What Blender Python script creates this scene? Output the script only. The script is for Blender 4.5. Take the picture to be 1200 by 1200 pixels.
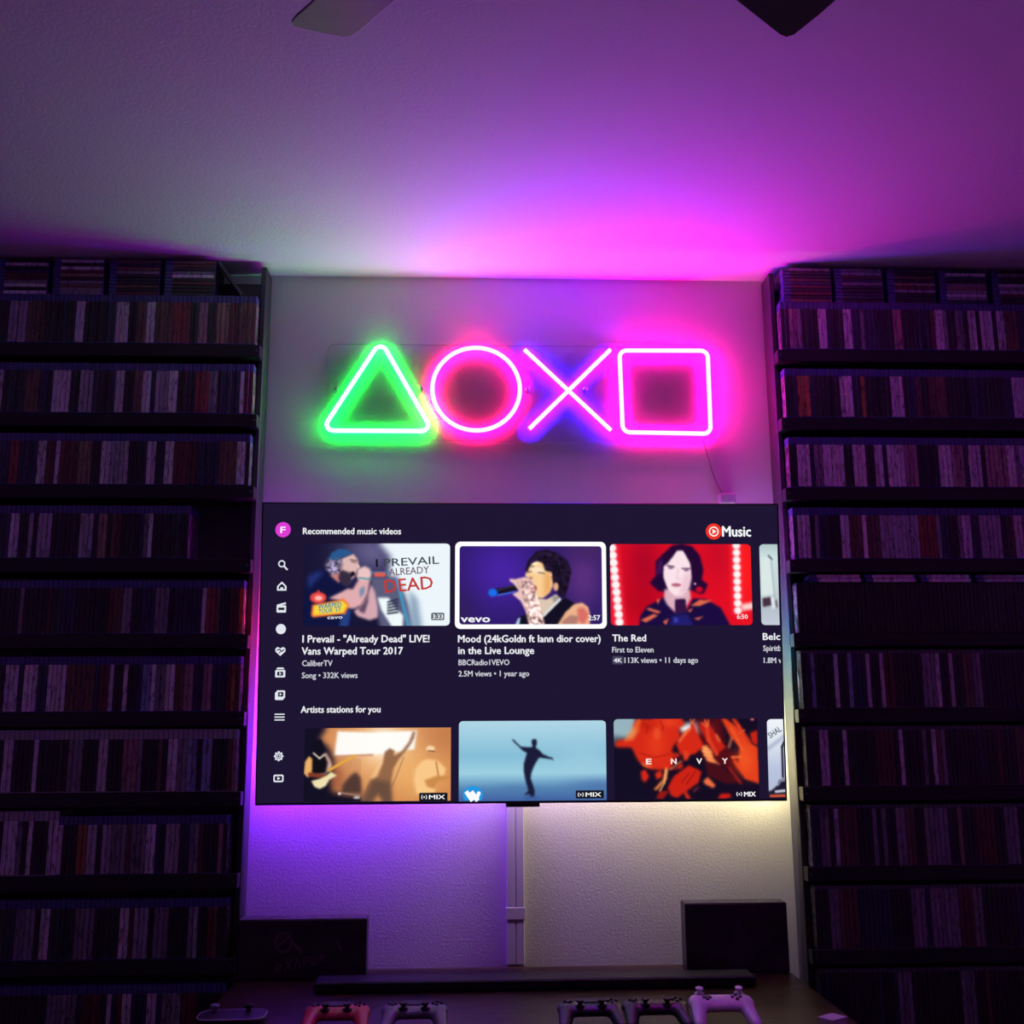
import bpy, bmesh, math, random
import numpy as np
from mathutils import Vector, Matrix

for o in list(bpy.data.objects):
    bpy.data.objects.remove(o, do_unlink=True)
SC = bpy.context.scene
COL = SC.collection
random.seed(11)
RNG = np.random.default_rng(7)

# ------------------------------------------------------------ camera
CAM_POS = Vector((-0.175, -3.5145, 1.1885))
PITCH, YAW, ROLL = math.radians(11.457), math.radians(2.396), math.radians(-0.337)
cam = bpy.data.cameras.new('camera')
cam.lens, cam.sensor_width, cam.sensor_fit = 37.5, 36.0, 'HORIZONTAL'
cam.clip_start = 0.02
camo = bpy.data.objects.new('camera', cam)
COL.objects.link(camo)
_f = Vector((math.sin(YAW) * math.cos(PITCH), math.cos(YAW) * math.cos(PITCH), math.sin(PITCH)))
_r = Vector((math.cos(YAW), -math.sin(YAW), 0))
_u = _r.cross(_f)
_a = _r * math.cos(ROLL) + _u * math.sin(ROLL)
_b = -_r * math.sin(ROLL) + _u * math.cos(ROLL)
camo.matrix_world = Matrix(((_a.x, _b.x, -_f.x, CAM_POS.x), (_a.y, _b.y, -_f.y, CAM_POS.y),
                            (_a.z, _b.z, -_f.z, CAM_POS.z), (0, 0, 0, 1)))
SC.camera = camo

# ------------------------------------------------------------ world, exposure
world = bpy.data.worlds.new('world')
SC.world = world
world.use_nodes = True
world.node_tree.nodes['Background'].inputs[0].default_value = (0.02, 0.01, 0.03, 1)
world.node_tree.nodes['Background'].inputs[1].default_value = 0.2
SC.view_settings.view_transform = 'Standard'
SC.view_settings.look = 'None'
SC.view_settings.gamma = 1.0
SC.view_settings.use_curve_mapping = False
SC.view_settings.exposure = 0.0
SC.cycles.use_denoising = True
SC.cycles.max_bounces = 8
SC.cycles.diffuse_bounces = 5
SC.cycles.transparent_max_bounces = 12
SC.cycles.sample_clamp_indirect = 4.0
SC.cycles.caustics_reflective = False
SC.cycles.caustics_refractive = False

# each tube: white-hot front diffuser, and the pure colour of its silicone sides
NEON = {'green': ((1.3, 38.0, 3.0), (0.05, 44.0, 2.2)), 'red': ((62.0, 1.1, 9.0), (70.0, 0.1, 10.0)),
        'blue': ((7.0, 1.6, 320.0), (10.0, 0.1, 370.0)), 'pink': ((98.0, 1.1, 40.0), (108.0, 0.1, 37.0))}
LED_GAIN = 72.0

# ------------------------------------------------------------ helpers
def S(r, g, b):
    def c(x):
        x /= 255.0
        return x / 12.92 if x <= 0.04045 else ((x + 0.055) / 1.055) ** 2.4
    return (c(r), c(g), c(b))

def mat(name, color, rough=0.5, metal=0.0, spec=0.5, bump=None, vary=None, emit=None, emit_strength=1.0):
    m = bpy.data.materials.new(name)
    m.use_nodes = True
    nt = m.node_tree
    p = nt.nodes['Principled BSDF']
    p.inputs['Base Color'].default_value = (*color, 1)
    p.inputs['Roughness'].default_value = rough
    p.inputs['Metallic'].default_value = metal
    p.inputs['Specular IOR Level'].default_value = spec
    tc = nt.nodes.new('ShaderNodeTexCoord')
    if vary:
        scale, amt, col2 = vary
        n = nt.nodes.new('ShaderNodeTexNoise')
        n.inputs['Scale'].default_value = scale
        n.inputs['Detail'].default_value = 4
        nt.links.new(tc.outputs['Object'], n.inputs['Vector'])
        r = nt.nodes.new('ShaderNodeMapRange')
        r.inputs[1].default_value, r.inputs[2].default_value = 0.35, 0.7
        r.inputs[3].default_value, r.inputs[4].default_value = 0.0, amt
        nt.links.new(n.outputs['Fac'], r.inputs[0])
        mx = nt.nodes.new('ShaderNodeMix')
        mx.data_type = 'RGBA'
        mx.inputs[6].default_value = (*color, 1)
        mx.inputs[7].default_value = (*col2, 1)
        nt.links.new(r.outputs[0], mx.inputs[0])
        nt.links.new(mx.outputs[2], p.inputs['Base Color'])
    if bump:
        scale, strength, dist = bump
        n = nt.nodes.new('ShaderNodeTexNoise')
        n.inputs['Scale'].default_value = scale
        n.inputs['Detail'].default_value = 3
        nt.links.new(tc.outputs['Object'], n.inputs['Vector'])
        bp = nt.nodes.new('ShaderNodeBump')
        bp.inputs['Strength'].default_value = strength
        bp.inputs['Distance'].default_value = dist
        nt.links.new(n.outputs['Fac'], bp.inputs['Height'])
        nt.links.new(bp.outputs['Normal'], p.inputs['Normal'])
    if emit:
        p.inputs['Emission Color'].default_value = (*emit, 1)
        p.inputs['Emission Strength'].default_value = emit_strength
    return m

def emission(name, color, strength=1.0):
    m = bpy.data.materials.new(name)
    m.use_nodes = True
    nt = m.node_tree
    nt.nodes.clear()
    e = nt.nodes.new('ShaderNodeEmission')
    e.inputs[0].default_value = (*color, 1)
    e.inputs[1].default_value = strength
    o = nt.nodes.new('ShaderNodeOutputMaterial')
    nt.links.new(e.outputs[0], o.inputs[0])
    return m

class MB:
    """collects vertices and faces, then becomes one mesh object"""
    def __init__(self):
        self.v, self.f, self.mi = [], [], []
    def add(self, verts, faces, mi=0):
        b = len(self.v)
        self.v += [tuple(p) for p in verts]
        self.f += [tuple(b + i for i in f) for f in faces]
        self.mi += [mi] * len(faces)
        return self
    def box(self, x0, x1, y0, y1, z0, z1, mi=0):
        vs = [(x, y, z) for z in (z0, z1) for y in (y0, y1) for x in (x0, x1)]
        return self.add(vs, [(0, 2, 3, 1), (4, 5, 7, 6), (0, 1, 5, 4), (2, 6, 7, 3), (0, 4, 6, 2), (1, 3, 7, 5)], mi)
    def bbox(self, x0, x1, y0, y1, z0, z1, c=0.002, mi=0):
        """box with chamfered edges"""
        vs = []
        for sx in (0, 1):
            for sy in (0, 1):
                for sz in (0, 1):
                    X, Y, Z = (x0, x1)[sx], (y0, y1)[sy], (z0, z1)[sz]
                    dx, dy, dz = (c, -c)[sx], (c, -c)[sy], (c, -c)[sz]
                    vs += [(X, Y + dy, Z + dz), (X + dx, Y, Z + dz), (X + dx, Y + dy, Z)]
        bm = bmesh.new()
        for p in vs:
            bm.verts.new(p)
        r = bmesh.ops.convex_hull(bm, input=bm.verts[:])
        bm.verts.index_update()
        bm.verts.ensure_lookup_table()
        bmesh.ops.recalc_face_normals(bm, faces=bm.faces[:])
        self.add([v.co[:] for v in bm.verts], [[v.index for v in f.verts] for f in bm.faces], mi)
        bm.free()
        return self
    def tube(self, pts, r, n=10, closed=False, mi=0, up=(0, 1, 0)):
        P = [Vector(p) for p in pts]
        m = len(P)
        up = Vector(up)
        rings = []
        for i, p in enumerate(P):
            a = P[(i - 1) % m] if (closed or i > 0) else p
            b = P[(i + 1) % m] if (closed or i < m - 1) else p
            t = (b - a).normalized()
            u = t.cross(up)
            if u.length < 1e-4:
                u = t.cross(Vector((1, 0, 0)))
            u.normalize()
            w = u.cross(t)
            rings.append([p + (u * math.cos(2 * math.pi * k / n) + w * math.sin(2 * math.pi * k / n)) * r for k in range(n)])
        vs = [v for ring in rings for v in ring]
        fs = []
        for i in range(m if closed else m - 1):
            j = (i + 1) % m
            for k in range(n):
                l = (k + 1) % n
                fs.append((i * n + k, i * n + l, j * n + l, j * n + k))
        if not closed:
            fs.append(tuple(range(n))[::-1])
            fs.append(tuple((m - 1) * n + k for k in range(n)))
        return self.add(vs, fs, mi)
    def lathe(self, prof, origin=(0, 0, 0), axis='z', n=20, mi=0):
        """prof: list of (radius, height)"""
        vs, fs = [], []
        ox, oy, oz = origin
        for r, h in prof:
            for k in range(n):
                a = 2 * math.pi * k / n
                c, s = r * math.cos(a), r * math.sin(a)
                vs.append((ox + c, oy + s, oz + h) if axis == 'z' else (ox + c, oy - h, oz + s))
        for i in range(len(prof) - 1):
            for k in range(n):
                l = (k + 1) % n
                fs.append((i * n + k, i * n + l, (i + 1) * n + l, (i + 1) * n + k))
        fs.append(tuple(range(n))[::-1])
        fs.append(tuple((len(prof) - 1) * n + k for k in range(n)))
        return self.add(vs, fs, mi)
    def prism(self, poly, y0, y1, mi=0):
        """polygon in x,z extruded along y"""
        n = len(poly)
        vs = [(x, y0, z) for x, z in poly] + [(x, y1, z) for x, z in poly]
        fs = [tuple(range(n)), tuple(range(2 * n - 1, n - 1, -1))]
        fs += [(i, (i + 1) % n, n + (i + 1) % n, n + i) for i in range(n)]
        return self.add(vs, fs, mi)
    def mesh(self, name, mats, smooth=False):
        me = bpy.data.meshes.new(name)
        me.from_pydata(self.v, [], self.f)
        for m in (mats if isinstance(mats, (list, tuple)) else [mats]):
            me.materials.append(m)
        me.polygons.foreach_set('material_index', self.mi)
        bm = bmesh.new()
        bm.from_mesh(me)
        bmesh.ops.recalc_face_normals(bm, faces=bm.faces[:])
        bm.to_mesh(me)
        bm.free()
        if smooth:
            me.polygons.foreach_set('use_smooth', [True] * len(me.polygons))
        me.update()
        return me
    def build(self, name, mats, parent=None, smooth=False):
        return link(name, self.mesh(name, mats, smooth), parent)

def link(name, data, parent=None):
    o = bpy.data.objects.new(name, data)
    COL.objects.link(o)
    if parent is not None:
        o.parent = parent
    return o

def tag(o, label=None, cat=None, group=None, kind=None):
    if label:
        o['label'] = label
    if cat:
        o['category'] = cat
    if group:
        o['group'] = group
    if kind:
        o['kind'] = kind
    return o

def thing(name, label, cat, loc=(0, 0, 0), group=None):
    o = link(name, None)
    o.location = loc
    o.empty_display_size = 0.05
    return tag(o, label, cat, group)

def copy_tree(src, parent=None):
    c = src.copy()
    COL.objects.link(c)
    c.parent = parent
    for ch in list(src.children):
        copy_tree(ch, c)
    return c

# ------------------------------------------------------------ the room
CEIL = 2.74
RX, RY = 2.35, -5.2
M_WALL = mat('painted drywall', (0.70, 0.69, 0.68), 0.55, bump=(150, 0.35, 0.004), spec=0.25)
M_CEIL = mat('textured ceiling paint', (0.84, 0.84, 0.83), 0.8, bump=(110, 0.3, 0.004), spec=0.2)
M_WALL2 = mat('muted purple-grey wall paint', (0.58, 0.56, 0.58), 0.6, bump=(150, 0.35, 0.004), spec=0.25)
M_FLOOR = mat('dark carpet', (0.10, 0.09, 0.09), 0.95, bump=(400, 0.6, 0.005), vary=(60, 0.6, (0.06, 0.055, 0.06)))
for nm, b, m in (('wall_back', (-RX, RX, 0, 0.1, 0, CEIL), M_WALL), ('wall_left', (-RX - .1, -RX, RY, 0.1, 0, CEIL), M_WALL2),
                 ('wall_right', (RX, RX + .1, RY, 0.1, 0, CEIL), M_WALL2), ('wall_front', (-RX, RX, RY - .1, RY, 0, CEIL), M_WALL2),
                 ('floor', (-RX - .1, RX + .1, RY - .1, .1, -.1, 0), M_FLOOR),
                 ('ceiling', (-RX - .1, RX + .1, RY - .1, .1, CEIL, CEIL + .1), M_CEIL)):
    tag(MB().box(*b).build(nm, m), kind='structure')
M_BASE = mat('white trim paint', (0.6, 0.6, 0.6), 0.4)
tag(MB().bbox(-RX, RX, -.014, -.0005, 0.001, .10, .004).build('baseboard_back', M_BASE), kind='structure')

# ------------------------------------------------------------ bookcases
GAP = 0.857
OUT = 2.08
DEPTH = 0.155    # spines of the cases
SIDE = 0.112     # front edge of the side panels, behind the spines
ZS = [2.43 - 0.2375 * k for k in range(11)]
TH = 0.042
M_CASEWOOD = mat('black laminate', (0.016, 0.015, 0.017), 0.42, vary=(14, 0.5, (0.024, 0.023, 0.025)), bump=(90, 0.06, 0.002))
M_SIDE = mat('charcoal side laminate', (0.036, 0.036, 0.038), 0.45, vary=(14, 0.5, (0.03, 0.029, 0.031)))
M_BACK = mat('grey back board', (0.13, 0.12, 0.13), 0.6)
M_SCREW = mat('dark screw', (0.12, 0.12, 0.13), 0.35, metal=0.9)

def bookcase(sx, label):
    root = thing('bookcase', label, 'bookcase', (sx * (GAP + OUT) / 2, -DEPTH / 2, 0), 'tall case shelves either side of the screen')
    cx, cy = sx * (GAP + OUT) / 2, -DEPTH / 2
    def put(mb, name, m=M_CASEWOOD, par=None):
        mb.v = [(x - cx, y - cy, z) for x, y, z in mb.v]
        return mb.build(name, m, par or root)
    for xi in (GAP, OUT - .018):
        a, b = sorted((sx * xi, sx * (xi + .018)))
        put(MB().bbox(a, b, -SIDE, -.016, .001, 2.722, .0025), 'side_panel', M_SIDE)
    a, b = sorted((sx * (GAP + .0185), sx * (OUT - .0185)))
    put(MB().box(a, b, -.020, -.016, .001, 2.70), 'back_panel', M_BACK)
    for z in ZS:
        mb = MB().bbox(a, b, -SIDE + .001, -.0205, z - TH, z - .0005, .002)
        a2, b2 = sorted((sx * (GAP + .003), sx * (OUT - .003)))
        mb.bbox(a2, b2, -DEPTH + .001, -SIDE - .0004, z - TH, z - .0005, .0015)
        s = put(mb, 'shelf')
        put(MB().lathe([(.0045, 0), (.0045, .0015), (.003, .0025)], (sx * (GAP + .014), -DEPTH + .001, z - TH / 2), 'y', 10), 'screw', M_SCREW, s)
    return root

bookcase(-1, 'tall black bookcase of game cases beside the green triangle sign')
bookcase(1, 'tall black bookcase of game cases beside the pink square sign')

# ------------------------------------------------------------ game cases
def sleeve_material(name, source, cover=False):
    """printed paper sleeve: the case's own colour with fine printed marks"""
    m = bpy.data.materials.new(name)
    m.use_nodes = True
    nt = m.node_tree
    p = nt.nodes['Principled BSDF']
    p.inputs['Roughness'].default_value = 0.42
    p.inputs['Coat Weight'].default_value = 0.5
    p.inputs['Coat Roughness'].default_value = 0.22
    if source == 'object':
        c = nt.nodes.new('ShaderNodeObjectInfo').outputs['Color']
    else:
        at_ = nt.nodes.new('ShaderNodeAttribute')
        at_.attribute_name = 'spine_colour'
        c = at_.outputs['Color']
    g = nt.nodes.new('ShaderNodeNewGeometry')
    mp = nt.nodes.new('ShaderNodeMapping')
    mp.inputs['Scale'].default_value = (45, 60, 48) if cover else (150, 10, 38)
    nt.links.new(g.outputs['Position'], mp.inputs['Vector'])
    n = nt.nodes.new('ShaderNodeTexNoise')
    n.inputs['Scale'].default_value = 1.0
    n.inputs['Detail'].default_value = 5
    n.inputs['Roughness'].default_value = 0.65
    nt.links.new(mp.outputs[0], n.inputs['Vector'])
    r = nt.nodes.new('ShaderNodeValToRGB')
    e = r.color_ramp.elements
    if cover:
        e[0].position, e[0].color = 0.42, (0.05, 0.05, 0.05, 1)
        e[1].position, e[1].color = 0.60, (1, 1, 1, 1)
    else:
        e[0].position, e[0].color = 0.34, (0.25, 0.22, 0.22, 1)
        e[1].position, e[1].color = 0.50, (1, 1, 1, 1)
    nt.links.new(n.outputs['Fac'], r.inputs[0])
    mx = nt.nodes.new('ShaderNodeMix')
    mx.data_type, mx.blend_type = 'RGBA', 'MULTIPLY'
    mx.inputs[0].default_value = 1.0
    nt.links.new(r.outputs[0], mx.inputs[7])
    if cover:
        lift = nt.nodes.new('ShaderNodeMix')
        lift.data_type = 'RGBA'
        lift.inputs[0].default_value = 0.55
        lift.inputs[7].default_value = (0.55, 0.5, 0.5, 1)
        nt.links.new(c, lift.inputs[6])
        c = lift.outputs[2]
    nt.links.new(c, mx.inputs[6])
    nt.links.new(mx.outputs[2], p.inputs['Base Color'])
    return m

def clear_plastic(name, col, rough=0.25):
    return mat(name, col, rough, spec=0.6)

M_SLV = {s: (sleeve_material('printed spine ' + s, s), sleeve_material('printed cover ' + s, s, True)) for s in ('object', 'attribute')}
M_PL = {'blue': clear_plastic('blue case plastic', (0.09, 0.10, 0.28)),
        'white': clear_plastic('white case plastic', (0.42, 0.42, 0.43)),
        'dark': clear_plastic('black case plastic', (0.022, 0.022, 0.024), 0.3),
        'clear': clear_plastic('grey case plastic', (0.13, 0.14, 0.15))}

SPEC = {  # kind: thickness, height, depth, top strip height, bottom strip height
    'blue': (.0140, .171, .129, .026, .004),
    'white': (.0145, .187, .129, .030, .004),
    'dark': (.0145, .184, .129, .012, .004),
    'short': (.0145, .162, .129, .010, .004),
    'slim': (.0100, .142, .124, .012, .003),
    'flat': (.0124, .168, .122, .026, .004)}
PLASTIC = {'blue': 'blue', 'white': 'white', 'dark': 'clear', 'short': 'dark', 'slim': 'clear', 'flat': 'blue'}

def case_geo(kind):
    """x = thickness (centred), y: 0 at the spine going back, z = height"""
    t, h, d, ts, bs = SPEC[kind]
    w = t / 2 - .0004
    c = .0012
    mb = MB()
    # plan profile: flat spine with chamfered corners
    prof = [(-w, d), (-w, c), (-w + c, 0), (w - c, 0), (w, c), (w, d)]
    zs = [0.0012, bs, h - ts, h - .0012]
    n = len(prof)
    vs = [(x, y, z) for z in zs for x, y in prof]
    fs, mi = [], []
    for a in range(3):
        for i in range(n - 1):
            fs.append((a * n + i, a * n + i + 1, (a + 1) * n + i + 1, (a + 1) * n + i))
            if a == 1 and i in (1, 2, 3):
                mi.append(1)
            elif a == 1 and i in (0, 4):
                mi.append(2)
            else:
                mi.append(0)
    fs.append((n * 3 - 0 + 0, n * 3 + 1, n * 3 + 2, n * 3 + 3, n * 3 + 4, n * 3 + 5)); mi.append(0)
    fs.append((5, 4, 3, 2, 1, 0)); mi.append(0)
    for a in range(3):
        fs.append((a * n + 5, a * n, (a + 1) * n, (a + 1) * n + 5)); mi.append(0)
    # raised thumb notch bump on the top strip
    mb.add(vs, fs)
    mb.mi = mi
    b = len(mb.v)
    mb.box(-w * .55, w * .55, -.0008, .0004, h - .006, h - .003)
    return mb

CASE_MESH = {k: case_geo(k).mesh('game_case_' + k, [M_PL[PLASTIC[k]], *M_SLV['object']]) for k in SPEC}

PAL = {'w': ('white', (.78, .75, .76)), 'l': ('pale grey', (.46, .43, .48)), 'g': ('grey', (.28, .27, .29)), 'r': ('red', (.30, .05, .045)),
       'R': ('bright red', (.75, .07, .04)), 'd': ('dark red', (.13, .03, .03)), 'p': ('pink', (.45, .26, .28)), 't': ('tan', (.36, .25, .17)),
       'o': ('orange', (.50, .20, .06)), 'b': ('brown', (.17, .09, .06)), 'c': ('pale blue', (.32, .42, .60)), 'n': ('navy', (.03, .035, .08)),
       'k': ('black', (.022, .020, .022)), 'e': ('dark green', (.03, .06, .04))}
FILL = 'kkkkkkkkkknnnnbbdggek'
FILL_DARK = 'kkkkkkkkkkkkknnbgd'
FEAT_A = {
    0: [(-1.679, -1.624, 'l'), (-1.465, -1.443, 'w'), (-1.330, -1.297, 'w'), (-1.238, -1.208, 'w'), (-1.155, -1.094, 'r'), (-1.058, -1.036, 'p'), (-1.000, -0.966, 't')],
    1: [(-1.525, -1.495, 'w'), (-1.492, -1.468, 'w'), (-1.435, -1.400, 'l'), (-1.326, -1.288, 'w'), (-1.230, -1.208, 'w'), (-1.195, -1.156, 'l'), (-1.148, -1.126, 'w'), (-1.069, -1.025, 'r'), (-0.920, -0.904, 'w')],
    2: [(-1.640, -1.608, 'r'), (-1.550, -1.523, 'w'), (-1.499, -1.474, 'w'), (-1.418, -1.378, 't'), (-1.354, -1.327, 'w'), (-1.319, -1.262, 'l'), (-1.205, -1.181, 'w'), (-1.143, -1.119, 'w'), (-1.119, -1.046, 'd'), (-0.913, -0.891, 'w')],
    3: [(-1.611, -1.587, 'w'), (-1.563, -1.545, 'l'), (-1.529, -1.489, 'l'), (-1.396, -1.365, 'l'), (-1.349, -1.311, 't'), (-1.189, -1.168, 'w')],
    4: [(-1.569, -1.548, 'g'), (-1.253, -1.229, 'g'), (-1.150, -1.116, 'g'), (-1.005, -0.987, 'w'), (-0.987, -0.971, 'r'), (-0.918, -0.892, 'd'), (-0.889, -0.865, 'R')],
    5: [(-1.595, -1.550, 'w'), (-1.550, -1.534, 'n'), (-1.531, -1.486, 'w'), (-1.486, -1.470, 'n'), (-1.464, -1.403, 'w'), (-1.400, -1.348, 'b'), (-1.335, -1.317, 'b'), (-1.276, -1.261, 'w'), (-1.232, -1.219, 'w'), (-1.173, -1.152, 'c'), (-1.152, -1.141, 'w'), (-1.102, -1.074, 'w'), (-1.043, -1.025, 'p'), (-0.991, -0.965, 'p'), (-0.912, -0.892, 'o'), (-0.881, -0.866, 'p')],
    6: [(-1.573, -1.540, 'w'), (-1.489, -1.469, 'w'), (-1.286, -1.271, 'w'), (-1.217, -1.179, 'p'), (-1.089, -1.061, 'w'), (-1.020, -1.005, 'c'), (-0.987, -0.958, 'c'), (-0.884, -0.866, 'p')],
    7: [(-1.556, -1.516, 'w'), (-1.489, -1.469, 'w'), (-1.421, -1.384, 'w'), (-1.339, -1.306, 'o'), (-1.306, -1.279, 'l'), (-1.264, -1.243, 'l'), (-1.226, -1.196, 'g'), (-1.183, -1.143, 'g'), (-1.130, -1.110, 'w'), (-1.080, -1.044, 'l'), (-1.007, -0.974, 'g'), (-0.923, -0.903, 'p')],
    8: [(-1.432, -1.395, 'w'), (-1.192, -1.170, 'w'), (-1.160, -1.118, 'l'), (-0.986, -0.964, 'w')],
    9: [(-1.388, -1.305, 'g'), (-1.220, -1.208, 'w'), (-1.171, -1.154, 'w'), (-1.098, -1.085, 'w'), (-1.061, -1.007, 'g')],
}
FEAT_B = {
    0: [(0.901, 0.933, 'p'), (1.000, 1.029, 'w'), (1.099, 1.126, 'w'), (1.264, 1.287, 'p'), (1.414, 1.429, 'w'), (1.523, 1.544, 'w'), (1.562, 1.606, 'w'), (1.627, 1.648, 'w')],
    1: [(0.922, 0.965, 'o'), (1.066, 1.104, 'w'), (1.133, 1.153, 'o'), (1.240, 1.281, 'w'), (1.648, 1.678, 'w')],
    2: [(0.911, 0.951, 'w'), (0.994, 1.065, 'w'), (1.093, 1.128, 'w'), (1.168, 1.193, 'w'), (1.202, 1.265, 'w'), (1.265, 1.302, 'p'), (1.377, 1.423, 'w'), (1.426, 1.466, 'p'), (1.486, 1.518, 'w'), (1.538, 1.610, 'p'), (1.610, 1.639, 'w')],
    3: [(0.895, 0.931, 'w'), (1.035, 1.057, 'w'), (1.100, 1.122, 'w'), (1.162, 1.218, 'l'), (1.221, 1.286, 'l'), (1.289, 1.346, 'r'), (1.434, 1.465, 'w'), (1.496, 1.567, 'l'), (1.616, 1.644, 'w')],
    5: [(0.914, 0.925, 'c'), (0.982, 1.001, 'w'), (1.029, 1.045, 'c'), (1.092, 1.105, 'w'), (1.133, 1.144, 'w'), (1.270, 1.289, 'g'), (1.306, 1.322, 'w'), (1.358, 1.372, 'w'), (1.435, 1.460, 'g')],
    6: [(0.918, 0.932, 'w'), (0.940, 0.950, 'w'), (0.999, 1.015, 'w'), (1.120, 1.161, 'd'), (1.174, 1.188, 'w'), (1.242, 1.261, 'g'), (1.272, 1.285, 'w'), (1.302, 1.323, 'g')],
    7: [(0.910, 0.936, 'g'), (0.958, 0.971, 'w'), (1.066, 1.082, 'g'), (1.149, 1.167, 'g'), (1.231, 1.250, 'g'), (1.344, 1.357, 't'), (1.488, 1.528, 'g')],
    8: [(0.928, 0.944, 'g'), (1.179, 1.216, 'g'), (1.266, 1.326, 'g'), (1.374, 1.392, 'g')],
    9: [(1.130, 1.156, 'g'), (1.312, 1.351, 'g')],
}


ORD = ['first', 'second', 'third', 'fourth', 'fifth', 'sixth', 'seventh', 'eighth', 'ninth', 'tenth', 'lowest']
cases = []       # (kind, side, row, x, z, colour letter)
def in_view(x, z):
    d = Vector((x, -.15, z)) - CAM_POS
    w = d.dot(_f)
    return abs(d.dot(_a) / w) < .484 and abs(d.dot(_b) / w) < .492

def kind_of(side, k, x):
    if side < 0:
        if k == 6 or (k == 7 and x < -1.40):
            return 'white'
        return 'blue'
    if k <= 3:
        return 'blue'
    return 'short' if k == 4 else 'dark'

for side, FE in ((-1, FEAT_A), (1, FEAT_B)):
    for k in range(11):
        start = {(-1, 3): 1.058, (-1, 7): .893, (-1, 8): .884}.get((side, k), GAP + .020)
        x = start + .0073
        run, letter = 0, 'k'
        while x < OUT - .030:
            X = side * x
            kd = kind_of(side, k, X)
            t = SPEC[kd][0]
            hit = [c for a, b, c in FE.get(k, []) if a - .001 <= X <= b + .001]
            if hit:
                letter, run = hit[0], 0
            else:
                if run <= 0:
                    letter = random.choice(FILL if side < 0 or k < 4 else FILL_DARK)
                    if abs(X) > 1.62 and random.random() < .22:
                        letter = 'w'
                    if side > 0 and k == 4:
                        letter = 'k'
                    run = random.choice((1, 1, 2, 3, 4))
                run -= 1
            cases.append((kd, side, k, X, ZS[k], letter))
            x += t + random.choice((.0002, .0002, .0003, .0006))

def jitter(c):
    v = .85 + .4 * random.random()
    return tuple(min(1, max(.004, ch * v * (.94 + .12 * random.random()))) for ch in c)

NAMES = {'blue': 'blue_game_case', 'white': 'white_game_case', 'dark': 'grey_edged_case', 'short': 'black_game_case'}
KIND_WORDS = {'blue': 'blue-topped game case', 'white': 'white-topped game case', 'dark': 'grey-edged game case', 'short': 'black plastic game case'}
NEAR = {-1: 'green triangle', 1: 'pink square'}
for kd in ('blue', 'white', 'dark', 'short'):
    mine = [c for c in cases if c[0] == kd]
    mine.sort(key=lambda c: (not in_view(c[3], c[4] + .09), (Vector((c[3], -.15, c[4])) - CAM_POS).length))
    lim = 300
    rest = []
    for i, (kind, side, k, X, Z, letter) in enumerate(mine):
        word, colr = PAL[letter]
        colr = jitter(colr)
        yo = -DEPTH + .001 + random.choice((0, 0, 0.0008, .0015, .003))
        if i < lim and in_view(X, Z + .09):
            o = link(NAMES[kd], CASE_MESH[kd])
            o.location = (X, yo, Z)
            o.color = (*colr, 1)
            tag(o, '%s-spined %s on the %s shelf down, bookcase beside %s' % (word.replace(' ', '-'), KIND_WORDS[kd], ORD[k], NEAR[side]),
                'game case', '%s shelf of cases beside the %s' % (ORD[k], NEAR[side]))
        else:
            rest.append((X, yo, Z, colr))
    if rest:
        g = case_geo(kd)
        gm = MB()
        cols = []
        for X, yo, Z, colr in rest:
            b = len(gm.v)
            gm.v += [(x + X, y + yo, z + Z) for x, y, z in g.v]
            gm.f += [tuple(b + i for i in f) for f in g.f]
            gm.mi += g.mi
            cols += [(*colr, 1)] * len(g.v)
        me = gm.mesh('game_cases', [M_PL[PLASTIC[kd]], *M_SLV['attribute']])
        at_ = me.attributes.new('spine_colour', 'FLOAT_COLOR', 'POINT')
        at_.data.foreach_set('color', np.array(cols, dtype=np.float32).ravel())
        tag(link('game_cases', me), 'further %ss packed on the shelves farther from the screen' % KIND_WORDS[kd], 'game cases', kind='stuff')

# cases lying flat in stacks on top of the first row
def flat_case(X, Y, Z, letter, label, group, kind='flat', ry=90, flip=False):
    o = link('flat_laid_case', CASE_MESH[kind])
    o.rotation_euler = (0, math.radians(-ry if flip else ry), 0)
    o.location = (X, Y, Z)
    o.color = (*jitter(PAL[letter][1]), 1)
    return tag(o, label, 'game case', group)

zt = ZS[0] + SPEC['blue'][1] + .0006
TF = SPEC['flat'][0]
for side, xs in ((-1, (-1.018, -1.200, -1.384, -1.566, -1.75)), (1, (.893, 1.073, 1.255, 1.435, 1.62))):
    for si, x0 in enumerate(xs):
        for j in range(10):
            letter = random.choice('kkkknnbdbgwwlt' if (j + si) % 2 else 'kkkknbdgk')
            # spine runs along x, the clear top strip at the left-hand end
            hx = SPEC['flat'][1]
            X = (x0 if side < 0 else x0 + hx) + random.uniform(-.0012, .0012)
            lab = '%s-spined case in the %s flat stack from the wall sign, bookcase beside %s' % (
                PAL[letter][0].replace(' ', '-'), ORD[si], NEAR[side])
            flat_case(X, -DEPTH + .006 + random.choice((0, .001, .002)), zt + TF / 2 + j * TF, letter, lab,
                      'flat stacks of cases atop the bookcases', flip=True)
# one case leaning against the first stack
th = math.radians(-34)
o = link('leaning_case', CASE_MESH['slim'])
o.rotation_euler = (0, th, 0)
o.location = (-0.930, -.150, zt + .003)
o.color = (.05, .05, .055, 1)
tag(o, 'single dark case leaning against the end of a flat stack of cases', 'game case')
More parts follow.
